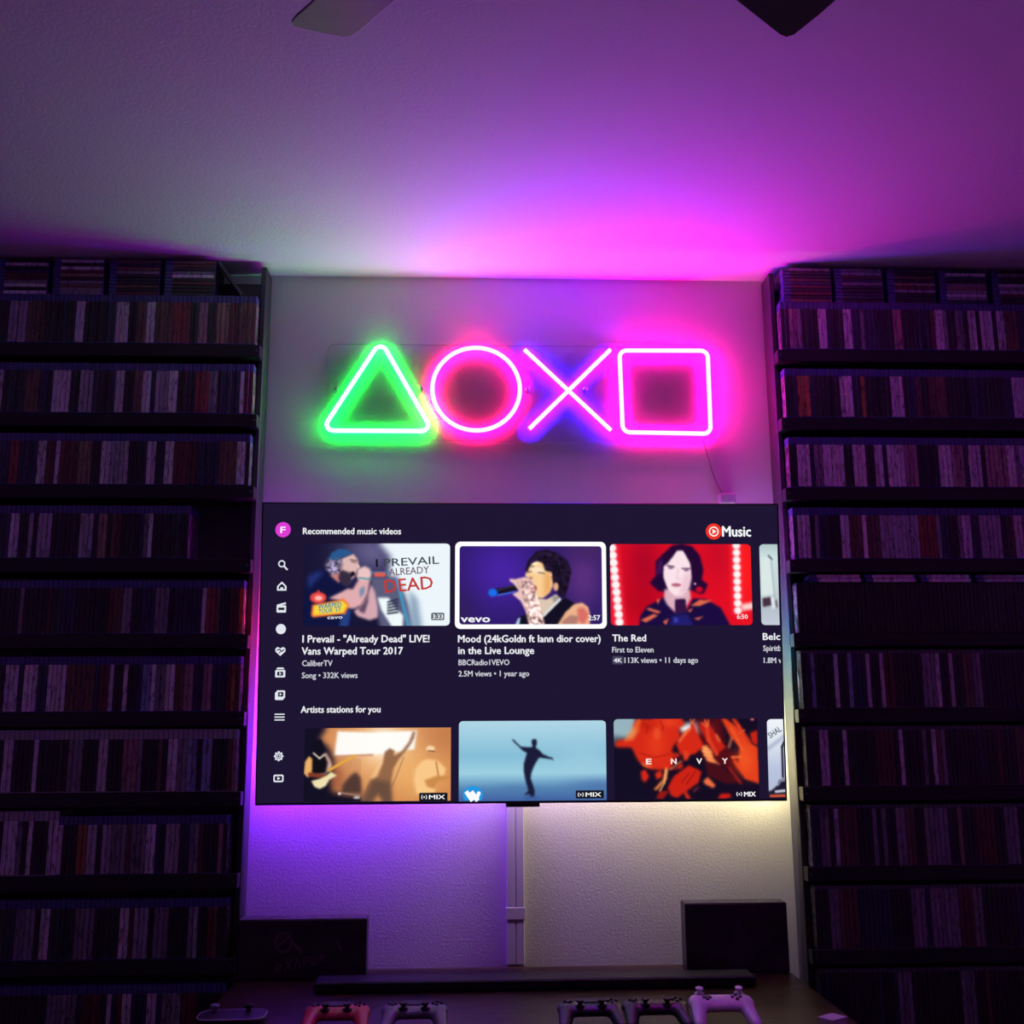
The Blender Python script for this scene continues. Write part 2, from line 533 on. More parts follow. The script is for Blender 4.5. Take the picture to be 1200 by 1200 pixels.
# four cases lying on top of the black row of the square-side bookcase
zt4 = ZS[4] + SPEC['short'][1] + .0006
for x0, lt in ((.925, 'w'), (1.105, 'w'), (1.285, 'w'), (1.47, 'l')):
    for j in range(2):
        flat_case(x0 + SPEC['flat'][1] - .004 * j, -DEPTH + .003, zt4 + TF / 2 + j * TF, lt, 'pale case lying flat on top of the upright black cases',
                  'cases laid on the black row', flip=True)

# ------------------------------------------------------------ neon sign
def rounded(poly, r, n=8):
    """closed polygon (x,z) with rounded corners"""
    out = []
    m = len(poly)
    for i in range(m):
        p0, p1, p2 = (Vector(poly[(i + j) % m]) for j in (-1, 0, 1))
        a, b = (p0 - p1).normalized(), (p2 - p1).normalized()
        ang = a.angle(b)
        dist = r / math.tan(ang / 2)
        c = p1 + (a + b).normalized() * (r / math.sin(ang / 2))
        s, e = p1 + a * dist - c, p1 + b * dist - c
        a0, a1 = math.atan2(s.y, s.x), math.atan2(e.y, e.x)
        da = (a1 - a0 + math.pi) % (2 * math.pi) - math.pi
        for k in range(n + 1):
            t = a0 + da * k / n
            out.append((c.x + r * math.cos(t), c.y + r * math.sin(t)))
    return out

def dense(pts, step=.03):
    out = []
    m = len(pts)
    for i in range(m):
        a, b = Vector(pts[i]), Vector(pts[(i + 1) % m])
        k = max(1, int((b - a).length / step))
        out += [tuple(a.lerp(b, j / k)) for j in range(k)]
    return out

def acrylic():
    m = bpy.data.materials.new('clear acrylic')
    m.use_nodes = True
    nt = m.node_tree
    nt.nodes.clear()
    tr = nt.nodes.new('ShaderNodeBsdfTransparent')
    tr.inputs[0].default_value = (.955, .96, .965, 1)
    gl = nt.nodes.new('ShaderNodeBsdfGlossy')
    gl.inputs['Roughness'].default_value = .08
    df = nt.nodes.new('ShaderNodeBsdfDiffuse')
    df.inputs[0].default_value = (.7, .7, .7, 1)
    fr = nt.nodes.new('ShaderNodeFresnel')
    fr.inputs[0].default_value = 1.35
    a = nt.nodes.new('ShaderNodeMixShader')
    b = nt.nodes.new('ShaderNodeMixShader')
    b.inputs[0].default_value = .04
    o = nt.nodes.new('ShaderNodeOutputMaterial')
    nt.links.new(fr.outputs[0], a.inputs[0])
    nt.links.new(tr.outputs[0], a.inputs[1])
    nt.links.new(gl.outputs[0], a.inputs[2])
    nt.links.new(a.outputs[0], b.inputs[1])
    nt.links.new(df.outputs[0], b.inputs[2])
    nt.links.new(b.outputs[0], o.inputs[0])
    return m

M_ACR = acrylic()
M_ACR_EDGE = mat('polished acrylic edge', (.30, .30, .31), .3)
M_STEEL = mat('brushed steel', (.5, .5, .5), .3, metal=1)
M_CORD = mat('clear grey cord', (.22, .2, .23), .4)
sign = thing('neon_sign', 'neon sign of a green triangle, red circle, blue cross and pink square on clear acrylic', 'neon sign', (0, 0, 2.1))
BY = -.024   # back of the board
def sgn(mb, name, m, smooth=False, par=None):
    mb.v = [(x, y, z - 2.1) for x, y, z in mb.v]
    return mb.build(name, m, par or sign, smooth)
brd = [(-.660, 2.482), (.655, 2.480), (.662, 2.128), (-.658, 2.148)]
bp = rounded(brd[::-1], .035, 6)
mb = MB()
mb.prism(bp, BY - .005, BY)
mb.mi = [0, 0] + [1] * (len(mb.f) - 2)
sgn(mb, 'acrylic_board', [M_ACR, M_ACR_EDGE])
def neon(mb, name, colour):
    mb.v = [(x, y, z - 2.1) for x, y, z in mb.v]
    o = mb.build(name, [emission(colour + ' neon front', NEON[colour][0]), emission(colour + ' neon side', NEON[colour][1])], sign, True)
    for pl in o.data.polygons:
        pl.material_index = 0 if pl.normal.y < -.25 else 1
    return o
TR, TY = .0072, BY - .005 - .0062
tri = dense(rounded([(-.476, 2.492), (-.668, 2.172), (-.296, 2.172)], .022), .03)
neon(MB().tube([(x, TY, z) for x, z in tri], TR, 12, True), 'triangle_tube', 'green')
cir = [(-.149 + .149 * math.cos(a * math.pi / 40), 2.322 + .147 * math.sin(a * math.pi / 40)) for a in range(80)]
neon(MB().tube([(x, TY, z) for x, z in cir], TR, 12, True), 'circle_tube', 'red')
mb = MB()
mb.tube([(.017 + (.309 - .017) * k / 12, TY, 2.464 + (2.178 - 2.464) * k / 12) for k in range(13)], TR * .92, 12)
mb.tube([(.313 + (.030 - .313) * k / 12, TY - .0012, 2.466 + (2.181 - 2.466) * k / 12) for k in range(13)], TR * .92, 12)
neon(mb, 'cross_tube', 'blue')
sq = dense(rounded([(.345, 2.464), (.652, 2.466), (.650, 2.168), (.349, 2.172)][::-1], .025), .03)
neon(MB().tube([(x, TY, z) for x, z in sq], TR, 12, True), 'square_tube', 'pink')
for x, z in ((-.623, 2.321), (-.335, 2.323), (.026, 2.322), (.224, 2.324)):
    sgn(MB().lathe([(.004, 0), (.004, -BY + .005), (.0075, -BY + .0055), (.0075, -BY + .009), (.005, -BY + .011)], (x, -.0008, z), 'y', 12), 'standoff_screw', M_STEEL)
# thin feed wires between the figures, and the power cord down behind the screen
for pts in ([(-.318, TY, 2.192), (-.300, TY + .004, 2.205), (-.278, TY + .004, 2.214), (-.256, TY, 2.216)],
            [(.622, TY, 2.30), (.612, TY + .003, 2.325), (.600, TY + .005, 2.312)]):
    sgn(MB().tube(pts, .0013, 6), 'feed_wire', M_CORD)
sgn(MB().tube([(.622, BY - .006, 2.150), (.630, BY - .004, 2.125), (.648, BY + .008, 2.06), (.672, -.014, 1.99), (.696, -.008, 1.945), (.702, -.006, 1.85)], .0018, 8), 'power_cord', M_CORD)

# small power adapter behind the television's top edge
ad = MB().bbox(.672, .726, -.034, -.002, 1.925, 1.962, .004)
tag(ad.build('power_adapter', mat('white adapter plastic', (.5, .48, .5), .5)), 'small pale power adapter on the wall at the end of the sign cord', 'adapter')

# ------------------------------------------------------------ television
W, H = 1.652, .938
TILT = math.radians(5.1)
M_BEZ = mat('black bezel plastic', (.012, .012, .013), .35)
tv = thing('television', 'large wall-mounted television showing a dark music video menu', 'television', (-.001, -.100, .960))
tv.rotation_euler = (TILT, 0, 0)
MB().bbox(-W / 2, W / 2, 0, .016, 0, H, .002).build('housing', M_BEZ, tv)
MB().bbox(-.55, .55, .0165, .034, .27, .72, .006).build('rear_cover', M_BEZ, tv)
MB().bbox(-.055, .05, -.001, .010, -.011, .003, .002).build('sensor_tab', M_BEZ, tv)
mb = MB()
mb.bbox(-.25, .25, .0345, .046, .34, .37, .002)
mb.bbox(-.25, .25, .0345, .046, .56, .59, .002)
mb.bbox(-.22, -.19, .0345, .100, .31, .63, .002)
mb.bbox(.19, .22, .0345, .100, .31, .63, .002)
mb.build('wall_bracket', M_STEEL, tv)
M_SCR = mat('screen glass', (.006, .006, .008), .28, spec=.35, emit=S(28, 21, 49), emit_strength=1.0)
scr = MB().bbox(-W / 2 + .005, W / 2 - .005, -.0006, .0004, .007, H - .005, .0002).build('screen', M_SCR, tv)

# ambient light strip round the back: every bead has its own colour
def mixc(stops, t):
    for (t0, c0), (t1, c1) in zip(stops, stops[1:]):
        if t <= t1:
            k = (t - t0) / (t1 - t0) if t1 > t0 else 0
            return tuple(a + (b - a) * k for a, b in zip(c0, c1))
    return stops[-1][1]
LEFT = [(0, (.10, .01, .25)), (.25, (.05, .003, .02)), (.42, (1.0, .02, .05)), (.55, (.9, .03, .35)), (.72, (.85, .03, .9)), (.88, (.45, .03, 1.5)), (1, (.25, .02, 1.7))]
BOT = [(0, (.25, .02, 1.7)), (.16, (.30, .03, 1.7)), (.34, (.32, .05, 1.0)), (.50, (.46, .32, .42)), (.66, (.52, .43, .34)), (.85, (.60, .50, .34)), (1, (.66, .55, .32))]
RIGHT = [(0, (.35, .03, .45)), (.22, (.25, .04, .5)), (.38, (.10, .25, 1.0)), (.52, (.15, 1.0, 1.4)), (.64, (.6, 1.3, .8)), (.78, (1.3, 1.2, .5)), (1, (1.1, .92, .45))]
strip = MB()
strip.box(-W / 2 + .045, -W / 2 + .055, .0165, .0178, .05, H - .03)
strip.box(W / 2 - .055, W / 2 - .045, .0165, .0178, .05, H - .03)
strip.box(-W / 2 + .055, W / 2 - .055, .0165, .0178, .175, .185)
strip = strip.build('light_strip', M_BEZ, tv)
beads = []
for i in range(15):
    t = i / 14
    beads.append((-W / 2 + .050, H - .05 - t * (H - .10), mixc(LEFT, t), 1))
    beads.append((W / 2 - .050, H - .05 - t * (H - .10), mixc(RIGHT, t), 1))
for i in range(28):
    t = i / 27
    beads.append((-W / 2 + .07 + t * (W - .14), .180, mixc(BOT, t), 3.6))
for i, (x, z, c, g) in enumerate(beads):
    b = MB().bbox(x - .004, x + .004, .018, .0215, z - .004, z + .004, .001).build('light_bead', emission('ambient light bead', c, LED_GAIN * 10 * g), strip)

# ---- what the screen shows: flat print in menu units of 1920 x 1080
def uv(u, v):
    return ((u - 960) / 1920 * W, (1080 - v) / 1080 * H)
def print_mat():
    m = bpy.data.materials.new('screen picture')
    m.use_nodes = True
    nt = m.node_tree
    nt.nodes.clear()
    a = nt.nodes.new('ShaderNodeAttribute')
    a.attribute_name = 'picture'
    e = nt.nodes.new('ShaderNodeEmission')
    o = nt.nodes.new('ShaderNodeOutputMaterial')
    nt.links.new(a.outputs['Color'], e.inputs[0])
    nt.links.new(e.outputs[0], o.inputs[0])
    return m
M_PIC = print_mat()
_flat = {}
def flat_mat(rgb):
    if rgb not in _flat:
        _flat[rgb] = emission('screen print', S(*rgb))
    return _flat[rgb]

def shape(name, polys, rgb, y=-.0012, par=None):
    """flat polygons (u,v)"""
    mb = MB()
    for p in polys:
        q = [uv(*c) for c in p]
        mb.add([(x, y, z) for x, z in q], [tuple(range(len(q)))])
    return mb.build(name, flat_mat(rgb), par or scr)

def ring(cu, cv, r0, r1, n=28, a0=0, a1=360):
    out = []
    for k in range(n):
        t0, t1 = (math.radians(a0 + (a1 - a0) * j / n) for j in (k, k + 1))
        out.append([(cu + r * math.cos(t), cv + r * math.sin(t)) for r, t in ((r0, t0), (r1, t0), (r1, t1), (r0, t1))])
    return out
def disc(cu, cv, r, n=28, rv=None):
    return [[(cu + r * math.cos(2 * math.pi * k / n), cv + (rv or r) * math.sin(2 * math.pi * k / n)) for k in range(n)]]
def rect(a, b, c, d):
    return [[(a, b), (c, b), (c, d), (a, d)]]
def rrect(a, b, c, d, r=6, n=5):
    out = []
    for cu, cv, s in ((c - r, b + r, -90), (c - r, d - r, 0), (a + r, d - r, 90), (a + r, b + r, 180)):
        out += [(cu + r * math.cos(math.radians(s + 90 * k / n)), cv + r * math.sin(math.radians(s + 90 * k / n))) for k in range(n + 1)]
    return [out]
def stroke(pts, w):
    out = []
    for (a, b), (c, d) in zip(pts, pts[1:]):
        l = math.hypot(c - a, d - b)
        nx, ny = -(d - b) / l * w / 2, (c - a) / l * w / 2
        ex, ey = (c - a) / l * w * .25, (d - b) / l * w * .25
        out.append([(a + nx - ex, b + ny - ey), (c + nx + ex, d + ny + ey), (c - nx + ex, d - ny + ey), (a - nx - ex, b - ny - ey)])
    return out

def text(s, u0, u1, base, cap, rgb=(235, 238, 245), y=-.0014, bold=.018, tilt=0, name='caption_text', shear=0, clip=None):
    """one line of lettering: left edge u0, right edge u1, baseline v, capital height"""
    cu = bpy.data.curves.new('lettering', 'FONT')
    cu.body, cu.resolution_u, cu.shear = s, 2, shear
    t = bpy.data.objects.new('lettering', cu)
    COL.objects.link(t)
    dg = bpy.context.evaluated_depsgraph_get()
    me = bpy.data.meshes.new_from_object(t.evaluated_get(dg))
    bpy.data.objects.remove(t, do_unlink=True)
    n = len(me.vertices)
    co = np.empty(n * 3, dtype=np.float32)
    me.vertices.foreach_get('co', co)
    co = co.reshape(-1, 3)
    x0, x1 = co[:, 0].min(), co[:, 0].max()
    sx = (u1 - u0) / (x1 - x0)
    sy = cap / 0.73
    U = (co[:, 0] - x0) * sx
    V = -co[:, 1] * sy
    a = math.radians(tilt)
    U, V = u0 + U * math.cos(a) + V * math.sin(a), base - U * math.sin(a) + V * math.cos(a)
    if clip:
        U = np.minimum(U, clip)
    co[:, 0] = (U - 960) / 1920 * W
    co[:, 2] = (1080 - V) / 1080 * H
    co[:, 1] = y
    # heavier strokes: the same glyphs laid again a hair to each side
    faces = [tuple(pl.vertices) for pl in me.polygons]
    bpy.data.meshes.remove(me)
    k = bold * cap / .73 / 1920 * W * 1.1
    mb = MB()
    for dx, dz in (((k, 0), (-k, 0), (0, k * .7), (0, -k * .7)) if k > 0 else ((0, 0),)):
        mb.add((co + np.array([dx, 0, dz])).tolist(), faces)
    me = bpy.data.meshes.new(name)
    me.from_pydata(mb.v, [], mb.f)
    me.materials.append(flat_mat(rgb))
    me.update()
    o = link(name, me, scr)
    return o

# ---- painted pictures: colour grids evaluated per vertex
class Pic:
    def __init__(self, box, nx, ny, bg):
        self.x0, self.y0, self.x1, self.y1 = box
        self.nx, self.ny, self.ss = nx, ny, 2
        xs = self.x0 + (np.arange(nx * 2) + .5) / (nx * 2) * (self.x1 - self.x0)
        ys = self.y0 + (np.arange(ny * 2) + .5) / (ny * 2) * (self.y1 - self.y0)
        self.X, self.Y = np.meshgrid(xs, ys)
        self.a = np.zeros(self.X.shape + (3,)) + np.array(bg, float)
    def _put(self, m, c):
        c = np.array(c, float)
        self.a = self.a * (1 - m[..., None]) + c * m[..., None]
    def inside(self, pts):
        X, Y = self.X, self.Y
        m = np.zeros(X.shape, bool)
        n = len(pts)
        for i in range(n):
            (xa, ya), (xb, yb) = pts[i], pts[(i + 1) % n]
            if ya == yb:
                continue
            c = ((ya > Y) != (yb > Y)) & (X < (xb - xa) * (Y - ya) / (yb - ya) + xa)
            m ^= c
        return m.astype(float)
    def blur(self, m, r):
        r = int(r)
        for ax in (0, 1):
            for _ in range(2):
                p = np.pad(m, [(r, r) if a == ax else (0, 0) for a in range(m.ndim)], mode='edge')
                c = np.cumsum(p, axis=ax)
                c = np.concatenate([np.zeros_like(np.take(c, [0], ax)), c], axis=ax)
                L = m.shape[ax]
                m = (np.take(c, np.arange(2 * r + 1, 2 * r + 1 + L), ax) - np.take(c, np.arange(L), ax)) / (2 * r + 1)
        return m
    def poly(self, pts, c, soft=0, k=1.0):
        m = self.inside(pts)
        if soft:
            m = self.blur(m, soft)
        self._put(m * k, c)
        return self
    def ell(self, cx, cy, rx, ry, c, soft=0, k=1.0):
        m = (((self.X - cx) / rx) ** 2 + ((self.Y - cy) / ry) ** 2 < 1).astype(float)
        if soft:
            m = self.blur(m, soft)
        self._put(m * k, c)
        return self
    def glow(self, cx, cy, rx, ry, c, k=1.0):
        self._put(k * np.exp(-(((self.X - cx) / rx) ** 2 + ((self.Y - cy) / ry) ** 2)), c)
        return self
    def line(self, pts, w, c, soft=0, k=1.0):
        for (xa, ya), (xb, yb) in zip(pts, pts[1:]):
            dx, dy = xb - xa, yb - ya
            t = np.clip(((self.X - xa) * dx + (self.Y - ya) * dy) / (dx * dx + dy * dy), 0, 1)
            d = np.hypot(self.X - xa - t * dx, self.Y - ya - t * dy)
            m = np.clip((w / 2 - d) / 4 + .5, 0, 1)
            if soft:
                m = self.blur(m, soft)
            self._put(m * k, c)
        return self
    def vgrad(self, stops):
        ys = [s[0] for s in stops]
        for ch in range(3):
            self.a[..., ch] = np.interp(self.Y, ys, [s[1][ch] for s in stops])
        return self
    def grain(self, mask_pts, amp, sx=3, sy=3):
        n = self.blur(RNG.random(self.X.shape), sx) - .5
        m = self.inside(mask_pts) if mask_pts else 1
        self.a *= (1 + amp * (n * m / max(n.std(), 1e-6)))[..., None]
        return self
    def build(self, name, u0, v0, u1, v1, r=14, corners='1111', y=-.0010, round_u1=None):
        a = np.clip(self.blur(self.a, 1), 0, 255) / 255
        a = a.reshape(self.ny, 2, self.nx, 2, 3).mean((1, 3))
        lin = np.where(a <= .04045, a / 12.92, ((a + .055) / 1.055) ** 2.4)
        nx, ny = self.nx, self.ny
        us = u0 + (np.arange(nx) / (nx - 1)) * (u1 - u0)
        vs_ = v0 + (np.arange(ny) / (ny - 1)) * (v1 - v0)
        UU, VV = np.meshgrid(us, vs_)
        # rounded corners: pull grid points in along each row
        for j in range(ny):
            v = vs_[j]
            le, re = u0, u1
            for dv, cl, cr in ((v - v0, corners[0], corners[1]), (v1 - v, corners[2], corners[3])):
                if dv < r:
                    off = r - math.sqrt(max(0, r * r - (r - dv) ** 2))
                    if cl == '1':
                        le = max(le, u0 + off)
                    if cr == '1':
                        re = min(re, u1 - off)
            UU[j] = np.clip(UU[j], le, re)
        co = np.stack([(UU - 960) / 1920 * W, np.full(UU.shape, y), (1080 - VV) / 1080 * H], -1).reshape(-1, 3)
        idx = np.arange(nx * ny).reshape(ny, nx)
        f = np.stack([idx[:-1, :-1], idx[1:, :-1], idx[1:, 1:], idx[:-1, 1:]], -1).reshape(-1, 4)
        me = bpy.data.meshes.new(name)
        me.from_pydata(co.tolist(), [], f.tolist())
        at_ = me.attributes.new('picture', 'FLOAT_COLOR', 'POINT')
        at_.data.foreach_set('color', np.concatenate([lin.reshape(-1, 3), np.ones((nx * ny, 1))], 1).astype(np.float32).ravel())
        me.materials.append(M_PIC)
        me.update()
        return link(name, me, scr)

NX, NY = 214, 120
# first picture: singer in cap and dark shirt with a microphone, white stage light
p = Pic((45, 40, 1180, 685), NX, NY, (24, 20, 52))
p.glow(560, 120, 230, 190, (110, 105, 150), .9).glow(420, 350, 160, 200, (40, 36, 80), .6)
p.poly([(630, 40), (1180, 40), (1180, 685), (870, 685), (800, 450), (700, 300), (720, 150)], (236, 246, 252), 9)
p.poly([(560, 300), (770, 300), (860, 520), (900, 685), (640, 685), (590, 480)], (92, 92, 124), 6)
p.poly([(620, 465), (705, 465), (770, 560), (820, 600), (815, 685), (730, 685), (650, 560)], (240, 250, 252), 3)
for k in range(5):
    p.line([(700, 500 + 22 * k), (775, 478 + 25 * k)], 13, (36, 44, 66), 1)
p.line([(770, 330), (800, 450), (858, 680)], 20, (60, 160, 205), 2)
p.poly([(860, 400), (930, 480), (965, 685), (880, 685)], (140, 165, 190), 8)
p.line([(560, 268), (710, 268)], 14, (60, 120, 170), 1).line([(605, 285), (665, 285)], 34, (226, 96, 84), 2)
p.poly([(48, 685), (60, 430), (75, 320), (130, 262), (205, 250), (330, 320), (385, 395), (320, 440), (250, 480), (430, 560), (420, 685)], (16, 20, 62), 2)
p.poly([(80, 300), (150, 262), (215, 262), (150, 330), (90, 400)], (34, 48, 116), 6)
p.poly([(330, 690), (345, 560), (420, 560), (400, 690)], (36, 62, 130), 3)
p.poly([(245, 470), (390, 395), (430, 400), (470, 330), (485, 300), (560, 320), (545, 430), (500, 520), (440, 550), (385, 545), (350, 490)], (226, 172, 176), 3)
p.poly([(440, 570), (500, 520), (545, 440), (570, 360), (600, 420), (622, 540), (622, 620), (560, 640), (470, 610)], (214, 168, 178), 3)
p.poly([(470, 560), (520, 500), (550, 430), (548, 500), (520, 590)], (60, 44, 72), 3, .75)
p.poly([(250, 290), (330, 250), (340, 330), (320, 350)], (205, 130, 124), 3)
p.poly([(318, 230), (345, 160), (430, 125), (462, 165), (475, 215), (462, 245), (440, 300), (400, 350), (340, 330)], (222, 184, 180), 2)
p.poly([(322, 240), (350, 250), (400, 270), (440, 265), (430, 320), (395, 380), (350, 370), (318, 320)], (54, 44, 66), 3)
p.ell(428, 282, 16, 20, (36, 16, 28), 1).line([(418, 318), (440, 296)], 7, (232, 200, 196), 1)
p.line([(418, 186), (452, 190)], 8, (110, 74, 80), 1).line([(405, 170), (458, 176)], 7, (84, 56, 64), 1).ell(470, 224, 10, 12, (236, 200, 192), 1).line([(345, 205), (335, 250)], 16, (190, 136, 132), 2)
p.poly([(215, 200), (255, 150), (330, 140), (345, 200), (325, 270), (270, 285), (225, 250)], (120, 110, 140), 4)
p.grain([(215, 200), (255, 150), (340, 150), (325, 270), (270, 285), (225, 250)], .30, 2)
p.poly([(240, 165), (262, 115), (320, 85), (385, 92), (425, 122), (340, 150), (300, 165)], (40, 88, 142), 2)
p.poly([(455, 300), (465, 240), (520, 220), (560, 240), (572, 290), (550, 330), (480, 330)], (236, 196, 196), 3)
p.line([(482, 312), (560, 322)], 12, (70, 150, 160), 1)
p.poly([(480, 400), (520, 370), (520, 430), (485, 470)], (96, 130, 170), 3, .8)
p.ell(165, 465, 62, 44, (238, 72, 66), 2).ell(168, 468, 30, 20, (250, 190, 180), 2).line([(165, 412), (170, 440)], 14, (238, 72, 66), 1)
p.poly([(112, 600), (120, 520), (345, 480), (350, 462), (405, 520), (370, 600), (365, 590), (130, 618)], (242, 120, 60), 2)
p.poly([(128, 600), (135, 528), (352, 490), (390, 522), (360, 582)], (248, 214, 60), 2)
p.build('video_thumbnail', 156, 151, 691, 449)
def T1(x, y):
    return 156 + (x - 45) * .4714, 151 + (y - 40) * .462
def ttext(s, x0, x1, yb, yt, T, rgb, tilt=0, bold=.01, shear=0):
    u0, vb = T(x0, yb)
    u1, vt = T(x1, yt)
    return text(s, u0, u1, vb, vb - vt, rgb, -.0016, bold, tilt, 'picture_lettering', shear)
ttext('I', 606, 620, 225, 160, T1, (20, 22, 34), 3)
ttext('PREVAIL', 668, 1096, 222, 158, T1, (60, 72, 82), 3)
ttext('ALREADY', 708, 1020, 294, 236, T1, (112, 92, 104), 4)
ttext('DEAD', 678, 1052, 428, 322, T1, (196, 58, 52), 5)
ttext('WARPED', 168, 345, 555, 515, T1, (28, 140, 168), 6, .02, .15)
ttext("TOUR '17", 170, 340, 588, 555, T1, (28, 140, 168), 5, .02, .15)
ttext('cavo', 236, 352, 632, 604, T1, (235, 235, 245), 2, .02)
shape('duration_badge', rrect(*T1(1036, 584), *T1(1138, 642), 5), (88, 98, 110), -.0013)
ttext('3:33', 1048, 1128, 632, 594, T1, (245, 248, 250), 0, .02)

# second picture, selected: dark-haired singer with a blue-tipped microphone on violet
p = Pic((55, 52, 1146, 666), NX, NY, (44, 26, 100))
p.glow(380, 260, 300, 300, (74, 36, 170), .9).glow(1000, 300, 160, 260, (100, 52, 130), .8).glow(60, 560, 120, 200, (50, 32, 90), .8).glow(1080, 90, 200, 90, (70, 38, 100), .8)
p.poly([(500, 666), (520, 600), (640, 555), (700, 560), (860, 455), (930, 500), (1000, 520), (960, 666)], (20, 16, 36), 2)
p.poly([(480, 666), (500, 620), (520, 605), (512, 666)], (170, 200, 225), 1)
p.poly([(800, 666), (860, 570), (930, 505), (990, 495), (1035, 530), (1050, 600), (1046, 666)], (238, 178, 140), 2)
p.poly([(950, 540), (1000, 530), (1040, 590), (1000, 666), (960, 640)], (214, 92, 92), 4, .8)
p.poly([(830, 640), (900, 590), (960, 600), (950, 660), (840, 664)], (140, 92, 96), 3, .6)
p.poly([(640, 460), (720, 470), (790, 430), (830, 470), (780, 520), (700, 600), (660, 560)], (220, 200, 178), 2)
p.poly([(760, 450), (815, 440), (810, 480), (770, 495)], (128, 124, 126), 3, .7)
p.line([(820, 470), (760, 530), (690, 600)], 16, (220, 226, 232), 1)
p.poly([(556, 290), (580, 220), (620, 185), (690, 165), (750, 230), (770, 300), (770, 360), (740, 420), (690, 462), (640, 455), (620, 430), (630, 380), (600, 320)], (250, 206, 150), 2)
p.poly([(700, 260), (760, 280), (750, 400), (690, 455), (700, 380)], (232, 164, 92), 6, .8)
p.poly([(600, 230), (650, 215), (700, 240), (690, 270), (610, 262)], (255, 234, 204), 5, .9)
p.line([(575, 262), (605, 254)], 6, (70, 40, 44), 1).line([(655, 262), (705, 270)], 6, (70, 40, 44), 1)
p.ell(600, 305, 14, 8, (170, 96, 76), 2).ell(632, 385, 12, 22, (166, 66, 70), 2)
p.poly([(556, 250), (580, 170), (640, 100), (720, 84), (800, 110), (880, 170), (910, 250), (890, 340), (860, 460), (810, 440), (800, 400), (770, 350), (760, 260), (710, 250), (690, 190), (640, 170), (600, 200), (575, 260)], (28, 18, 40), 2)
p.grain([(556, 250), (640, 100), (800, 110), (910, 250), (860, 460), (800, 400), (690, 190)], .18, 3)
p.line([(690, 110), (760, 130), (830, 200)], 8, (64, 48, 84), 3, .7).line([(860, 180), (885, 260)], 8, (60, 44, 84), 3, .6)
p.ell(790, 372, 20, 32, (232, 176, 142), 2)
p.line([(300, 418), (500, 375)], 44, (22, 18, 32), 1).line([(350, 438), (480, 412)], 10, (60, 120, 230), 1).ell(312, 418, 36, 30, (28, 110, 240), 2)
p.line([(350, 398), (470, 365)], 6, (120, 110, 160), 2, .7)
p.poly([(440, 310), (480, 315), (560, 296), (610, 320), (632, 400), (660, 480), (690, 600), (704, 666), (585, 666), (560, 560), (520, 480), (460, 430), (510, 405), (470, 350), (440, 330)], (236, 196, 190), 2)
p.grain([(520, 330), (600, 330), (660, 480), (700, 666), (590, 666), (540, 460)], .22, 3)
for k in range(4):
    p.line([(500 + 30 * k, 330 - 4 * k), (515 + 30 * k, 385)], 6, (160, 110, 116), 2, .8)
def frame_poly(a, b, c, d, r, w):
    o = rrect(a, b, c, d, r, 8)[0]
    i = rrect(a + w, b + w, c - w, d - w, r * .62, 8)[0]
    n = len(o)
    return [[o[k], o[(k + 1) % n], i[(k + 1) % n], i[k]] for k in range(n)]
shape('selection_frame', frame_poly(710, 144, 1268, 461, 20, 16), (255, 255, 255), -.0013)
p.build('video_thumbnail', 725, 158, 1253, 446, 8)
def T2(x, y):
    return 725 + (x - 55) * .4840, 158 + (y - 52) * .469
ttext('vevo', 70, 288, 645, 590, T2, (245, 245, 250), 0, .035)
ttext('2:57', 1036, 1126, 632, 592, T2, (245, 248, 250), 0, .02)

# third picture: dark-haired singer before red drapes with two rows of bulbs
p = Pic((20, 35, 948, 565), NX, NY, (226, 14, 36))
p.glow(240, 180, 130, 260, (165, 4, 40), .8).glow(230, 430, 170, 130, (176, 6, 30), .7).glow(720, 120, 100, 160, (190, 10, 40), .6).glow(910, 200, 70, 300, (255, 30, 30), .9)
for k in range(11):
    p.ell(38 + k * 4.2, 66 + k * 50, 46, 36, (255, 40, 66), 5, .8)
for k in range(11):
    p.ell(36 + k * 4.2, 62 + k * 48, 27, 26, (255, 246, 246), 2)
for k in range(10):
    p.ell(852, 46 + k * 47, 42, 36, (255, 44, 60), 5, .8)
for k in range(10):
    p.ell(852, 46 + k * 47, 25, 24, (255, 246, 246), 2)
p.poly([(870, 430), (950, 415), (950, 460), (880, 470)], (255, 214, 210), 4)
p.poly([(370, 100), (430, 45), (490, 35), (560, 50), (610, 110), (632, 200), (620, 270), (660, 300), (630, 360), (600, 360), (560, 340), (380, 350), (330, 340), (278, 290), (320, 240), (320, 150)], (34, 8, 52), 3)
p.poly([(340, 150), (380, 130), (350, 230), (320, 240)], (88, 30, 112), 5, .7)
p.ell(602, 332, 24, 20, (196, 10, 40), 2)
p.poly([(205, 565), (215, 500), (260, 440), (350, 395), (380, 370), (440, 480), (520, 460), (560, 390), (640, 395), (740, 450), (800, 565)], (26, 12, 64), 3)
for pts in ([(215, 530), (300, 490), (330, 500), (250, 545)], [(270, 450), (350, 475), (330, 488), (255, 462)], [(320, 400), (346, 390), (330, 430)], [(540, 440), (600, 400), (690, 402), (600, 440)], [(520, 470), (560, 450), (540, 480)], [(560, 520), (630, 505), (590, 530)], [(360, 540), (400, 520), (380, 562)]):
    p.poly(pts, (226, 104, 74), 2)
p.poly([(375, 330), (540, 330), (545, 390), (500, 470), (440, 480), (390, 430), (370, 390)], (222, 178, 190), 3)
p.poly([(372, 180), (400, 110), (450, 80), (500, 78), (540, 120), (556, 190), (550, 260), (535, 320), (490, 372), (440, 372), (395, 330), (368, 250)], (252, 226, 234), 2)
p.poly([(500, 240), (552, 220), (540, 320), (490, 375), (470, 372)], (236, 190, 206), 6, .8)
